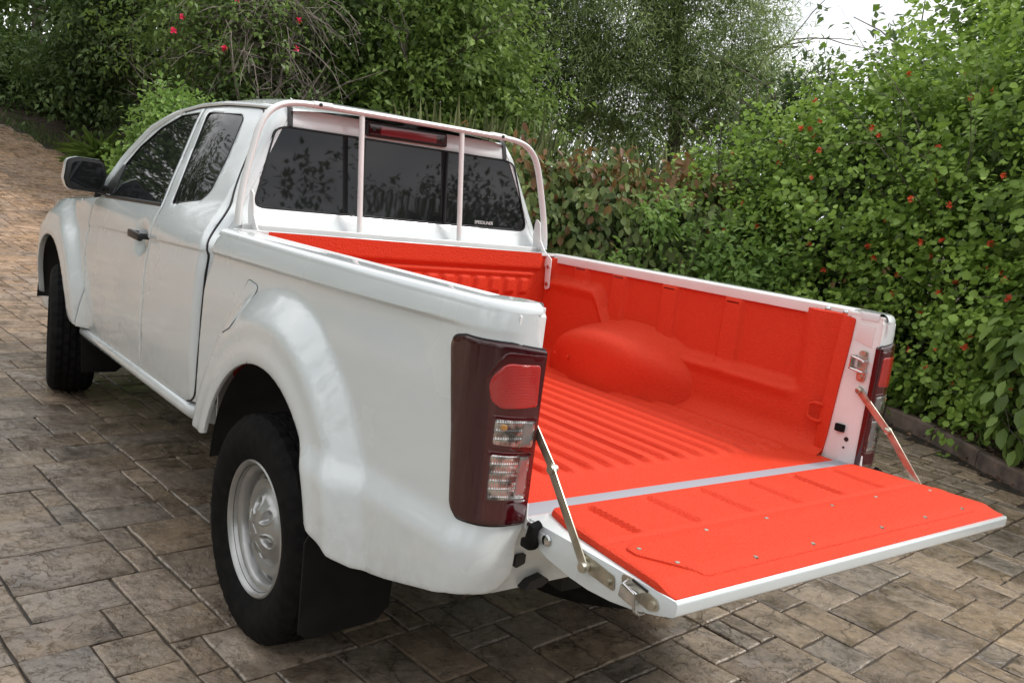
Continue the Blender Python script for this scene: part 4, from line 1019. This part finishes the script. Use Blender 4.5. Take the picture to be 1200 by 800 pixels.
for sx in (-1, 1):
    X_ = sx * .7085
    # rubber buffer on its bracket near the hinge
    mb = MB(); mb.prism([(-.022, .835), (-.030, .835), (-.034, .800), (-.062, .788), (-.112, .786), (-.112, .765), (-.03, .775)], 0, X_, X_ + sx * .003); bk = mb.build('buffer_bracket', M['frame_paint'], tg, bev=.0006)
    for yy, zz_ in ((-.052, .786), (-.112, .776)):
        MB().tube([(X_ + sx * .002, yy, zz_), (X_ + sx * .007, yy, zz_), (X_ + sx * .010, yy, zz_)], [.014, .012, .004], 16).build('bolt', M['steel'], bk)
    mb = MB(); mb.tube([(X_ + sx * .004, -.084, .805), (X_ + sx * .02, -.083, .798), (X_ + sx * .022, -.080, .770), (X_ + sx * .012, -.076, .752)], [.010, .014, .015, .016], 12); mb.box((X_ + sx * .020, -.072, .756), (.026, .034, .022), bev=.005); mb.build('rubber_buffer', M['rubber'], tg)
    # stay bracket and latch
    mb = MB(); mb.prism(round_poly([(-.232, .778), (-.235, .798), (-.335, .784), (-.340, .752), (-.262, .758)], .008), 0, X_, X_ + sx * .003); sb = mb.build('stay_bracket', M['zinc'], tg, bev=.0006)
    for (yy, zz_) in ((-.240, .784), (-.322, .766)):
        MB().cyl((X_ + sx * .002, yy, zz_), (X_ + sx * .010, yy, zz_), .008, 6).build('bolt', M['zinc'], sb)
    mb = MB(); mb.prism(round_poly([(-.352, .800), (-.385, .802), (-.458, .786), (-.466, .766), (-.44, .756), (-.362, .768)], .010), 0, X_, X_ + sx * .003)
    lt = mb.build('latch_plate', M['zinc'], tg, bev=.0006)
    mb = MB(); mb.box((X_ + sx * .012, -.392, .772), (.020, .045, .030), Matrix.Rotation(sx * .0 + .12, 4, 'X'), .004); mb.tube([(X_ + sx * .004, -.375, .795), (X_ + sx * .026, -.383, .793), (X_ + sx * .028, -.417, .786), (X_ + sx * .026, -.422, .752), (X_ + sx * .018, -.430, .746), (X_ + sx * .006, -.432, .748)], .0032, 8)
    mb.build('latch', M['steel'], tg); MB().box((X_ + sx * .003, -.408, .796), (.003, .045, .005), Matrix.Rotation(.15, 4, 'X')).build('latch_slot', M['seal'], lt)
    MB().cyl((X_ + sx * .002, -.448, .772), (X_ + sx * .009, -.448, .772), .009, 12).build('bolt', M['zinc'], lt)
    # two-piece folding stay
    xi = sx * .7065; A_ = Vector((xi - sx * .004, .022, 1.046)); Bm = Vector((xi + sx * .001, -.098, .941)); Cc = Vector((X_ + sx * .010, -.252, .772))
    def strap(p, q, w, x_t, name, ext=.012):
        d = (q - p); d.normalize(); nn = Vector((0, -d.z, d.y)); p2, q2 = p - d * ext, q + d * ext
        mb = MB(); th = .0035
        pts = [p2 + nn * w * .35, p2 + d * ext * .8 + nn * w * .5, q2 - d * ext * .8 + nn * w * .5, q2 + nn * w * .35, q2 - nn * w * .35, q2 - d * ext * .8 - nn * w * .5, p2 + d * ext * .8 - nn * w * .5, p2 - nn * w * .35]
        n8 = len(pts); off = Vector((sx * th, 0, 0))
        mb.add(pts + [v + off for v in pts], [tuple(range(n8)), tuple(range(n8, 2 * n8))[::-1]] + [(i, n8 + i, n8 + (i + 1) % n8, (i + 1) % n8) for i in range(n8)])
        return mb.build(name, M['zinc'], T, bev=.0006)
    s1 = strap(A_, Bm, .023, 0, 'tailgate_stay'); s1['label'] = 'upper link of the stay'
    s2 = strap(Bm + Vector((sx * .0045, 0, 0)), Cc, .023, 0, 'tailgate_stay'); s2['label'] = 'lower link of the stay'
    for p, par in ((A_, s1), (Bm, s1), (Cc, s2)):
        MB().tube([p + Vector((-sx * .010, 0, 0)), p + Vector((-sx * .006, 0, 0)), p + Vector((sx * .012, 0, 0))], [.006, .011, .011], 14).build('rivet', M['zinc'], par)

# ---- cab: doors, fenders, pillars
seam = [(2.636, 1.764)] + [tuple(p) for p in smooth_path([(2.626, 1.735), (2.539, 1.53), (2.457, 1.33), (2.458, 1.25), (2.487, 1.08), (2.509, .774), (2.538, .566)], 5)]
ws = .0030
fd_top = [(2.603, 1.747), (2.674, 1.748), (2.957, 1.711), (3.185, 1.624), (3.342, 1.478), (3.405, 1.335)]
fdo = [(p[0] + ws, p[1]) for p in seam[1:]][::-1] 
fd = [(2.638, 1.749)] + fd_top[1:] + [(3.43, 1.27), (3.493, 1.237), (3.542, 1.112), (3.573, .983), (3.556, .758), (3.585, .62), (3.60, .556)] + fdo[0:1] + fdo[1:]
fd = [p for p in fd]
fw_hole = round_poly([(2.472, 1.313), (3.259, 1.284), (3.345, 1.303), (3.302, 1.427), (3.221, 1.539), (3.056, 1.641), (2.855, 1.706), (2.652, 1.722)], [.012, .02, .02, .04, .05, .05, .05, .015])
hdl = lambda s, z: -.022 * np.exp(-(((s - 2.60) / .075) ** 2 + ((z - 1.14) / .062) ** 2) ** 1.6)
cl_ = [(s, float(zcrease2(s)) + d) for s in np.arange(1.8, 4.0, .014) for d in (-.012, -.008, -.004, .0, .004)]
fdl, fdr = panel('front_door', PAINT, T, fd, cab_map, extra=cl_, res=.024, holes=[fw_hole], edge=.004, flange=.02, mirror=True, dent=hdl)
rl = [tuple(p) for p in smooth_path([(2.10, 1.755), (2.05, 1.742), (2.010, 1.71), (1.975, 1.635), (1.900, 1.413), (1.848, 1.291), (1.812, 1.19), (1.806, 1.071), (1.808, .841), (1.820, .66), (1.84, .605), (1.89, .588)], 5)]
rd = [(2.630 - ws, 1.750), (2.381, 1.757), (2.16, 1.758)] + rl + [(p[0] - ws, p[1]) for p in seam[1:]][::-1]
rw_hole = round_poly([(2.352, 1.322), (2.125, 1.360), (2.084, 1.400), (2.113, 1.556), (2.155, 1.700), (2.20, 1.722), (2.534, 1.724)], [.012, .03, .04, .1, .03, .03, .015])
rdl, rdr = panel('rear_door', PAINT, T, rd, cab_map, extra=cl_, res=.024, holes=[rw_hole], edge=.004, flange=.02, mirror=True)
def glass_of(hole, par, nm, mp_=cab_map, off=-.003, flip=False, mirror=False, res=.04):
    c = np.mean(hole, 0); o = [tuple(c + (np.array(p) - c) * 1.02) for p in hole]
    return panel(nm, M['glass'], par, o, mp_, res=res, edge=0, flange=0, off=off, mirror=mirror, flip=flip)
def ring_seal(hole, par, mirror, mp_=cab_map, off=-.002, r=.0030):
    P = mp_(np.array([p[0] for p in hole]), np.array([p[1] for p in hole]))
    if mirror: P[:, 0] *= -1
    return MB().tube([*P, P[0]], r, 6, caps=False).build('window_seal', M['seal'], par)
def mirrored(mp_): return lambda s, z: mp_(s, z) * np.array([-1.0, 1, 1])
for par, mir in ((fdl, False), (fdr, True)):
    glass_of(fw_hole, par, 'window_glass', mirrored(cab_map) if mir else cab_map, flip=mir); ring_seal(fw_hole, par, mir)
for par, mir in ((rdl, False), (rdr, True)):
    glass_of(rw_hole, par, 'window_glass', mirrored(cab_map) if mir else cab_map, flip=mir); ring_seal(rw_hole, par, mir)
for par, sx in ((fdl, -1), (fdr, 1)):
    # belt strip, quarter sail and handle
    pts = [(s, 1.305 - .0 * s - (s - 2.467) * .0365) for s in np.linspace(2.47, 3.34, 12)]
    P = cab_map(np.array([p[0] for p in pts]), np.array([p[1] for p in pts])); P[:, 0] = sx * (np.abs(P[:, 0]) + .002); MB().tube(P, .008, 8, sx=.5).build('belt_moulding', M['black'], par)
    sail = round_poly([(3.245, 1.288), (3.42, 1.285), (3.33, 1.44), (3.285, 1.44)], .008)
    panel('mirror_sail', M['black'], par, sail, mirrored(cab_map) if sx > 0 else cab_map, res=.03, edge=.002, flange=.004, off=.002, flip=sx > 0)
    hx = float(abs(cab_map(np.array([2.6]), np.array([1.15]))[0, 0]))
    mb = MB(); mb.box((sx * (hx + .030), 2.595, 1.157), (.022, .175, .034), Matrix.Rotation(.02, 4, 'X'), .008)
    mb.box((sx * (hx + .008), 2.675, 1.157), (.05, .022, .026), bev=.005); mb.box((sx * (hx + .008), 2.520, 1.160), (.05, .022, .026), bev=.005); hd = mb.build('door_handle', M['black'], par)
    # mirror
    mb = MB(); M_ = Matrix.Rotation(sx * -.10, 4, 'Z')
    mp_x = lambda x: sx * x
    so = round_poly([(.872, 1.286), (1.035, 1.292), (1.050, 1.345), (1.038, 1.438), (.99, 1.452), (.868, 1.446), (.852, 1.37)], [.03, .035, .03, .03, .03, .03, .03], 5)
    vs = []; fs = []; k = len(so); cx_, cz_ = .95, 1.368
    for (yy, sc) in ((3.350, 1.0), (3.342, 1.0), (3.38, 1.03), (3.43, .96), (3.47, .78), (3.49, .45)):
        for p in so: vs.append((sx * (cx_ + (p[0] - cx_) * sc), yy + .12 * (p[0] - .85) * 0, cz_ + (p[1] - cz_) * sc))
    for i in range(5):
        for j in range(k): fs.append((i * k + j, i * k + (j + 1) % k, (i + 1) * k + (j + 1) % k, (i + 1) * k + j))
    fs.append(tuple(range(5 * k, 6 * k))[::-1])
    mb.add(vs, fs); mi = mb.build('side_mirror', PAINT, par)
    ins_ = [(sx * (cx_ + (p[0] - cx_) * .965), cz_ + (p[1] - cz_) * .955) for p in so]
    MB().prism(ins_, 1, 3.336, 3.352).build('mirror_frame', M['black'], mi, bev=.003)
    ins_ = [(sx * (cx_ - .006 + (p[0] - cx_) * .80), cz_ + (p[1] - cz_) * .80) for p in so]
    MB().prism(ins_, 1, 3.3335, 3.338).build('mirror_glass', M['glass'], mi)
    mb = MB(); mb.tube([(sx * .90, 3.40, 1.315), (sx * .862, 3.395, 1.302), (sx * .83, 3.37, 1.296)], [.026, .024, .028], 10); mb.build('mirror_arm', M['black'], mi)

# corners and back of the cab
def colz(a, b_, k): return np.linspace(a, b_, k)
zz = colz(.60, 1.765, 30)
dl = np.array([(1.766, 2.12)] + [(p[1], p[0]) for p in rl[:-2]])[::-1]
lo = [(float(np.interp(z, dl[:, 0], dl[:, 1])) - .009, z) for z in zz]
hi = [(float(cab_ry(z) + CR - CR * math.pi / 2) - .0002, z) for z in zz]
corner = hi + lo[::-1]
panel('cab_corner', PAINT, T, corner, cab_map, res=.02, edge=0, flange=.012, mirror=True)
for sx in (-1, 1):
    P = cab_map(np.array([p[0] - .003 for p in rl]), np.array([p[1] + .002 for p in rl])); P[:, 0] *= -sx; MB().tube(P, .0042, 6).build('door_seal', M['seal'], rdl if sx < 0 else rdr)
def rear_map(x, z):
    return np.stack([x, cab_ry(z) - .0 * x, z], -1)
w_r = lambda z: float(Wcab(np.array([2.0]), np.array([z]))[0] - CR)
zr_ = colz(1.20, 1.765, 16)
outl = [(-float(Wcab(cab_ry(z) + CR, np.array(z))) + CR, z) for z in zr_]
ro = outl + [(-x, z) for x, z in outl[::-1]]
rh = round_poly([(-.672, 1.366), (.690, 1.372), (.592, 1.676), (.535, 1.688), (-.535, 1.688), (-.592, 1.676)], [.035, .035, .05, .05, .05, .05])
rp = panel('cab_back', PAINT, T, ro, rear_map, res=.03, holes=[rh], edge=.005, flange=.012, flip=True)
rg_ = panel('rear_window', M['glass'], rp, [tuple(np.array((0, 1.53)) + (np.array(p) - (0, 1.53)) * 1.01) for p in rh], rear_map, res=.06, edge=0, flange=0, off=-.004, flip=True)
P = rear_map(np.array([p[0] for p in rh]), np.array([p[1] for p in rh])); MB().tube([*P, P[0]], .004, 6, caps=False).build('window_seal', M['seal'], rp)
for x in (-.20, .215):
    q_ = [(x, float(cab_ry(z)) - .0005, z) for z in (1.372, 1.45, 1.55, 1.65, 1.686)]; MB().tube(q_, .006, 6, sx=1.4).build('window_divider', M['seal'], rg_)
for sx in (-1, 1):
    q_ = [(sx * (.532 + .012 * (1.752 - z) * 8 * .4), float(cab_ry(z)) - .001, z) for z in (1.692, 1.72, 1.745, 1.762)]; q_.append((sx * .530, 1.955, 1.783))
    MB().tube(q_, .004, 6, sx=3.2, up=(0, -1, 0)).build('roof_seam', M['seal'], rp)
# high brake lamp
mb = MB(); mb.prism(round_poly([(-.200, 1.700), (.200, 1.704), (.194, 1.762), (-.206, 1.760)], .010), 1, 1.884, 1.93); bl_ = mb.build('high_brake_light', M['seal'], T, bev=.003)
mb = MB(); mb.prism(round_poly([(-.192, 1.708), (.192, 1.711), (.187, 1.754), (-.197, 1.752)], .008), 1, 1.879, 1.892); bq = mb.build('brake_lens', M['lamp_dark'], bl_, bev=.002)
MB().prism(round_poly([(-.14, 1.713), (.14, 1.715), (.138, 1.749), (-.142, 1.747)], .005), 1, 1.8775, 1.8805).build('red_lens', M['brake_red'], bl_, bev=.001)
for x in (-.172, .168): MB().cyl((x, 1.878, 1.731), (x, 1.8765, 1.731), .008, 12).build('lens_screw', M['black'], bl_)
# decal on the rear window
fc = bpy.data.curves.new('lettering', 'FONT'); fc.body = 'SPEEDLINER'; fc.size = .021; fc.extrude = .0004
to = bpy.data.objects.new('tmp_text', fc); COL.objects.link(to); bpy.context.view_layer.update()
me = bpy.data.meshes.new_from_object(to.evaluated_get(bpy.context.evaluated_depsgraph_get())); bpy.data.objects.remove(to)
me.materials.clear(); me.materials.append(M['decal']); lo_ = bpy.data.objects.new('lettering', me); link(lo_, rg_)
xs_ = [v.co.x for v in me.vertices]; kx = .105 / (max(xs_) - min(xs_))
for v in me.vertices: v.co = Vector((.385 + v.co.x * kx, float(cab_ry(1.39)) + .0022 - v.co.z, 1.384 + v.co.y))

# roof and windscreen
yk = [1.90, 1.95, 2.06, 2.16, 2.38, 2.674, 2.957, 3.19, 3.355, 3.43]; zk = [1.752, 1.760, 1.766, 1.769, 1.7725, 1.761, 1.7245, 1.638, 1.488, 1.29]
def edge_row(y):
    z = float(np.interp(y, yk, zk)); x = float(Wcab(np.array([max(y, 2.0)]), np.array([z]))[0]); 
    if y < 2.06: x -= .055 * ((2.06 - y) / .16) ** 2
    return x, z
def loft(ya, yb, k, bow, crown):
    G = []
    for y in np.linspace(ya, yb, k):
        x, z = edge_row(y); row = []
        for t_ in np.linspace(-1, 1, 41):
            c_ = 1 - abs(t_) ** 3.2
            row.append((x * t_, y + bow(y) * (1 - abs(t_) ** 2.2), z + crown(y) * c_))
        G.append(row)
    return np.array(G)
bow = lambda y: .0 + .52 * float(ss(2.75, 3.45, y)) ** 1.2 - .055 * max(0, (2.0 - y) / .1)
roofG = loft(1.90, 3.0, 30, bow, lambda y: .045 * float(ss(1.88, 2.3, y)) + .022)
rf = MB().grid(roofG).build('roof', PAINT, T, sharp=60)
wsG = loft(3.0, 3.43, 18, bow, lambda y: .045 * float(ss(3.6, 3.0, y)) + .0)
MB().grid(wsG).build('windscreen', M['glass'], T, sharp=60)
for sx in (-1, 1):
    Pq = []
    for y in np.linspace(1.93, 3.44, 40):
        x, z = edge_row(y); Pq.append((sx * (x + .004), y, z - .004))
    MB().tube(Pq, .011, 8).build('roof_rail', PAINT, rf); 
    MB().tube([(p[0] + sx * .008, p[1], p[2] - .009) for p in Pq], .0018, 6).build('roof_ditch', M['seal'], rf)
    MB().tube([(sx * (abs(p[0]) + .0), p[1] + .0, p[2] - .004) for p in Pq[24:]], [.011 + .008 * min(1, k_ / 8) for k_ in range(16)], 8).build('windscreen_pillar', PAINT, T)

# front wings
arf = arch(4.19, .49, 163, 12, .47, .49)
fe = [(3.600 + ws, .560), (3.588 + ws, .62), (3.560 + ws, .758), (3.577 + ws, .983), (3.546 + ws, 1.112), (3.497 + ws, 1.237), (3.440, 1.262), (3.8, 1.225), (4.3, 1.19), (4.8, 1.12), (5.02, 1.02), (5.06, .80), (5.04, .56), (4.68, .56)] + arf[::-1][1:] + [(3.70, .575)]
fe = [fe[0]] + fe[1:6] + fe[6:]
fe2 = fe[:14] + arch(4.19, .49, 12, 163, .47, .49) + [(3.69, .565)]
fel, fer = panel('front_wing', PAINT, T, fe2, cab_map, res=.03, edge=.005, flange=.025, mirror=True)
# bonnet, nose, bumper, headlights (the far end of the vehicle)
Gh = []
for y in np.linspace(3.50, 5.10, 22):
    z = float(np.interp(y, [3.44, 3.8, 4.3, 4.8, 5.02, 5.1], [1.262, 1.225, 1.19, 1.12, 1.02, .93])); x = float(Wcab(np.array([min(y, 5.04)]), np.array([z]))[0]) - .004
    Gh.append([(x * t_, y + .12 * (1 - t_ * t_) * float(ss(4.3, 5.1, y)) + (.40 * (1 - t_ * t_) if y < 3.6 else .40 * (1 - t_ * t_) * max(0, (4.4 - y) / .9) ** 2 * float(y < 4.4)) * 0, z + .055 * (1 - abs(t_) ** 3) + .0) for t_ in np.linspace(-1, 1, 25)])
MB().grid(np.array(Gh)[:, ::-1]).build('bonnet', PAINT, T, sharp=60)
Gc = [[(x_ * (.84 - .0 * k), y, z) for x_ in np.linspace(-1, 1, 9)] for k, (y, z) in enumerate(((3.42, 1.27), (3.55, 1.275), (3.75, 1.27), (3.95, 1.262)))]
MB().grid(np.array(Gc)).build('scuttle', M['black'], T)
MB().prism([(4.9, 1.02), (5.13, .98), (5.18, .80), (5.20, .55), (5.12, .42), (4.9, .42)], 0, -.80, .80).build('front_bumper', PAINT, T, bev=.03)
MB().prism([(5.05, .98), (5.19, .95), (5.21, .76), (5.05, .76)], 0, -.42, .42).build('grille', M['black'], T, bev=.01)
for sx in (-1, 1): MB().box((sx * .62, 5.10, .93), (.34, .16, .16), bev=.04).build('headlight', M['lamp_clear'], T)

# sills with a rounded step
for sx in (-1, 1):
    sec = [(.845, .590), (.868, .584), (.880, .572), (.882, .556), (.872, .538), (.852, .522), (.81, .510), (.76, .52), (.76, .59)]
    mb = MB(); k = len(sec); vs = []; yk2 = [3.66, 3.62, 2.6, 1.90, 1.845, 1.825]
    for i, y in enumerate(yk2):
        dz = (-.034 * (y - 1.87) / 1.75); sh_ = .0 if 0 < i < 4 else (.008 if i in (0, 4) else .03)
        for (x, z) in sec: vs.append((sx * (x - sh_), y, z + dz - .004))
    fs = [(i * k + j, i * k + (j + 1) % k, (i + 1) * k + (j + 1) % k, (i + 1) * k + j) for i in range(len(yk2) - 1) for j in range(k)] + [tuple(range(k)), tuple(range((len(yk2) - 1) * k, len(yk2) * k))[::-1]]
    mb.add(vs, fs); mb.build('sill', PAINT, T, sharp=50)
# dark inner shells
for sx in (-1, 1):
    o_ = [(1.84, .60), (3.56, .60), (3.54, 1.20), (3.42, 1.26), (1.86, 1.27)]
    panel('gap_backing', M['under'], T, o_, mirrored(cab_map) if sx > 0 else cab_map, res=.08, edge=0, flange=0, off=-.035, flip=sx > 0)  # unseen black backing added so the door gaps read dark
MB().prism([(1.86, .60), (1.86, 1.30), (1.84, 1.30), (1.84, .60)], 0, -.74, .74).build('cab_bulkhead', M['under'], T)
MB().prism([(1.86, .62), (3.7, .60), (3.7, .55), (1.86, .57)], 0, -.80, .80).build('cab_floor', M['under'], T)
mb = MB(); mb.prism(round_poly([(3.30, .9), (3.32, 1.20), (3.42, 1.27), (3.9, 1.27), (3.9, .6), (3.5, .6)], .04), 0, -.78, .78); mb.build('dashboard', M['seat'], T, bev=.01)
MB().tube([(-.37 + .185 * math.cos(a), 3.22 + .05 * math.sin(a), 1.16 + .17 * math.sin(a)) for a in np.linspace(0, 2 * math.pi, 33)], .014, 8, caps=False).build('steering_wheel', M['black'], T)
for x in (-.37, .37):
    mb = MB(); mb.prism(round_poly([(2.45, .62), (2.42, .80), (2.28, 1.20), (2.26, 1.34), (2.36, 1.34), (2.50, .95), (2.9, .93), (2.98, .88), (2.96, .62)], .04), 0, x - .24, x + .24); se = mb.build('seat', M['seat'], T, bev=.03)
    MB().box((x, 2.27, 1.44), (.26, .10, .17), Matrix.Rotation(-.15, 4, 'X'), .035).build('headrest', M['seat'], se)

# ---- headboard frame behind the rear window
hp = [(-.755, 1.795, 1.295), (-.752, 1.80, 1.36), (-.735, 1.812, 1.47), (-.705, 1.825, 1.60), (-.683, 1.832, 1.675), (-.655, 1.836, 1.725), (-.612, 1.838, 1.760), (-.552, 1.838, 1.778), (-.45, 1.838, 1.784)]
path = hp + [(x, 1.838, 1.786) for x in (-.2, 0, .2)] + [(-p[0], p[1], p[2]) for p in hp[::-1]]
path = [tuple(p) for p in smooth_path(path, 3)]
hb = MB().tube(path, .0185, 14, sx=.66, up=(0, 1, 0)).build('headboard_frame', M['frame_paint'], T)
for sx in (-1, 1):
    mb = MB(); mb.tube([(sx * .475, 1.838, 1.785), (sx * .395, 1.838, 1.787)], .0205, 14, up=(0, 1, 0), sx=.72); j_ = mb.build('frame_sleeve', M['frame_paint'], hb)
    MB().cyl((sx * .45, 1.819, 1.787), (sx * .45, 1.812, 1.787), .007, 12).build('sleeve_screw', M['black'], hb)
    # foot bracket down to the bed side
    mb = MB(); poly = round_poly([(1.818, 1.44), (1.785, 1.42), (1.765, 1.34), (1.725, 1.295), (1.668, 1.262), (1.660, 1.125), (1.690, 1.115), (1.704, 1.22), (1.765, 1.262), (1.812, 1.288), (1.826, 1.36)], .012)
    mb.prism(poly, 0, sx * .708, sx * .7025); br = mb.build('foot_bracket', M['frame_paint'], hb, bev=.001)
    for (y, z) in ((1.765, 1.300), (1.680, 1.225), (1.676, 1.145)):
        MB().tube([(sx * .703, y, z), (sx * .697, y, z), (sx * .695, y, z)], [.010, .009, .003], 12).build('bolt', M['steel'], br)
MB().prism(round_poly([(1.782, 1.262), (1.814, 1.262), (1.814, 1.303), (1.782, 1.303)], .004), 0, -.742, .742).build('lower_rail', M['frame_paint'], hb, bev=.001)
for (x0, x1) in ((-.237, -.255), (.262, .240)):
    MB().tube([(x0, 1.797, 1.29), (x0 * .5 + x1 * .5, 1.818, 1.53), (x1, 1.838, 1.775)], .0115, 12).build('upright', M['frame_paint'], hb)

# ---- wheels
def tyre_mod(i, j, r, x, q):
    if abs(x) < .098 and r > .345:
        for g_ in (-.055, -.018, .018, .055):
            if abs(x - g_) < .0045: return r - .009, x
        ph = (j + (2 if x > .018 or -.055 < x < -.018 else 0)) % 4
        if ph == 0: return r - .006, x
    elif .088 <= abs(x) < .118 and r > .32:
        if j % 4 == 0: return r - .006, x
    return r, x
def tyre_prof():
    p = [(.205, -.085), (.222, -.097), (.240, -.103), (.265, -.116), (.295, -.1225), (.318, -.1215), (.338, -.117), (.353, -.108), (.363, -.098)]
    tr = []
    for x in (-.088, -.0605, -.059, -.051, -.0495, -.0235, -.022, -.014, -.0125, .0125, .014, .022, .0235, .0495, .051, .059, .0605, .088): tr.append((.3745 - .35 * x * x, x))
    return p + tr + [(r, -x) for r, x in p[::-1]]
def wheel_at(y, z, sx, front=False, steer=0.0):
    Wm = Matrix.Translation((sx * (.80 if not front else .80), y, z)) @ Matrix.Rotation(steer, 4, 'Z') @ Matrix.Scale(1, 4)
    flip_m = Matrix.Scale(-1, 4, (1, 0, 0)) if sx > 0 else Matrix.Identity(4)   # outer face looks along -x in the builder
    Mx = Wm @ flip_m
    mb = MB(); mb.lathe(tyre_prof(), 144, Mx, tyre_mod); ty = mb.build('tyre', M['rubber'], T, sharp=30)
    mb = MB(); mb.lathe([(.205, -.083), (.2245, -.090), (.2265, -.096), (.219, -.101), (.212, -.096), (.206, -.085), (.202, -.072), (.188, -.066), (.184, -.060), (.180, -.030), (.182, .05), (.205, .085)], 96, Mx)
    # disc: outer dish with slots, raised centre with six oval pockets
    R_ = np.r_[np.linspace(.186, .150, 12), np.linspace(.147, .060, 34), np.linspace(.057, .002, 14)]
    def xdisc(r): return np.interp(r, [0, .030, .045, .062, .100, .112, .128, .142, .156, .170, .186], [-.092, -.092, -.090, -.086, -.066, -.056, -.046, -.046, -.050, -.044, -.034])
    def dmod(i, j, r, x, q):
        x = float(xdisc(r))
        for k in range(6):
            a = 2 * math.pi * (k + .25) / 6; d = ((q - a + math.pi) % (2 * math.pi) - math.pi) * .074; e = math.hypot((r - .074) / .022, d / .0155)
            x += .024 * float(ss(1.15, .75, e)) - .004 * float(ss(.35, .0, abs(e - 1.35)))
        for k in range(12):
            a = 2 * math.pi * (k + .5) / 12; d = ((q - a + math.pi) % (2 * math.pi) - math.pi) * .166; e = math.hypot((r - .166) / .0075, d / .020)
            x += .035 * float(ss(1.1, .8, e))
        return r, x
    mb.lathe([(float(r), 0.0) for r in R_], 192, Mx, dmod)
    rm = mb.build('rim', M['rim'], ty, sharp=40)
    mb = MB(); mb.tube([Mx @ Vector((-.0925, .016 * math.sin(t_ * 2) - .0, .026 * t_ / 1.6)) for t_ in np.linspace(-1.6, 1.6, 14)], .0018, 6); mb.build('cap_emblem', M['rim'], rm)
    for k in range(6):
        a = 2 * math.pi * (k + .75) / 6; 
    MB().lathe([(.150, .0), (.150, .06), (.05, .065)], 32, Mx).build('brake_drum', M['under'], ty)
    MB().tube([Mx @ Vector((-.060, .196 * math.cos(2.6), .196 * math.sin(2.6))), Mx @ Vector((-.088, .186 * math.cos(2.6), .186 * math.sin(2.6)))], [.005, .003], 8).build('valve', M['black'], rm)
    ty['label'] = ('front' if front else 'rear') + ' wheel tyre'
    return ty
wheel_at(RA + .02, WZ_R, -1); wheel_at(RA + .02, WZ_R, 1)
wheel_at(FA_, WZ_F, -1, True, -.17); wheel_at(FA_, WZ_F, 1, True, -.17)
# mud flaps
for sx in (-1, 1):
    MB().prism([(sx * .955, .52), (sx * .915, .60), (sx * .86, .74), (sx * .64, .74), (sx * .66, .28), (sx * .70, .24), (sx * .92, .225), (sx * .95, .25)] , 1, .600, .608).build('mud_flap', M['flap'], T, bev=.003)
    MB().prism([(sx * .86, .68), (sx * .60, .68), (sx * .60, .32), (sx * .66, .27), (sx * .84, .27)], 1, 3.72, 3.728).build('mud_flap', M['flap'], T, bev=.003)
# wheel housings
for sx in (-1, 1):
    for (cy, cz, ry, rz, nm) in ((1.035, .43, .475, .50, 'wheel_housing'), (4.19, .49, .48, .50, 'wheel_housing')):
        G_ = []
        for a in np.linspace(math.radians(6), math.radians(172), 28):
            G_.append([(sx * x, cy + ry * k_ * math.cos(a), cz + rz * k_ * math.sin(a)) for (x, k_) in ((.905, 1.0), (.87, 1.01), (.74, .98), (.69, .82), (.67, .70), (.62, .0))])
        MB().grid(np.array(G_)).build(nm, M['under'], T, sharp=60)
# underbody
MB().prism([(.10, .74), (1.74, .74), (1.74, .66), (.10, .66)], 0, -.56, .56).build('bed_underside', M['under'], T)
for sx in (-1, 1): MB().prism([(.06, .64), (1.0, .66), (1.9, .56), (4.9, .56), (4.9, .44), (1.9, .44), (.9, .55), (.06, .53)], 0, sx * .40, sx * .48).build('chassis_rail', M['under'], T, bev=.008)
MB().tube([(-.70, RA, WZ_R), (-.12, RA, WZ_R), (0, RA, WZ_R), (.12, RA, WZ_R), (.70, RA, WZ_R)], [.04, .045, .14, .045, .04], 16).build('rear_axle', M['under'], T)
MB().lathe([(.20, -.09), (.33, -.11), (.37, -.06), (.37, .06), (.33, .11), (.20, .09)], 40, Matrix.Translation((0, .42, .50)) @ Matrix.Rotation(math.pi / 2, 4, 'Y')).build('spare_tyre', M['rubber'], T)
MB().tube([(.52, 3.4, .42), (.54, 2.2, .40), (.52, 1.5, .42), (.55, .9, .55), (.56, .25, .52), (.58, .05, .47)], .03, 10).build('exhaust_pipe', M['under'], T)
MB().prism(round_poly([(1.9, .40), (3.1, .40), (3.1, .60), (1.9, .60)], .04), 0, -.36, -.05).build('fuel_tank', M['under'], T, bev=.01)
MB().box((.1, 3.6, .42), (.45, 1.6, .26), bev=.04).build('gearbox', M['under'], T)
for sx in (-1, 1): MB().tube([(sx * .60, y, .36 + .30 * ((y - RA) / .62) ** 2 * .5 + (.05 if abs(y - RA) > .5 else 0)) for y in np.linspace(RA - .62, RA + .60, 9)], .028, 8).build('leaf_spring', M['under'], T)
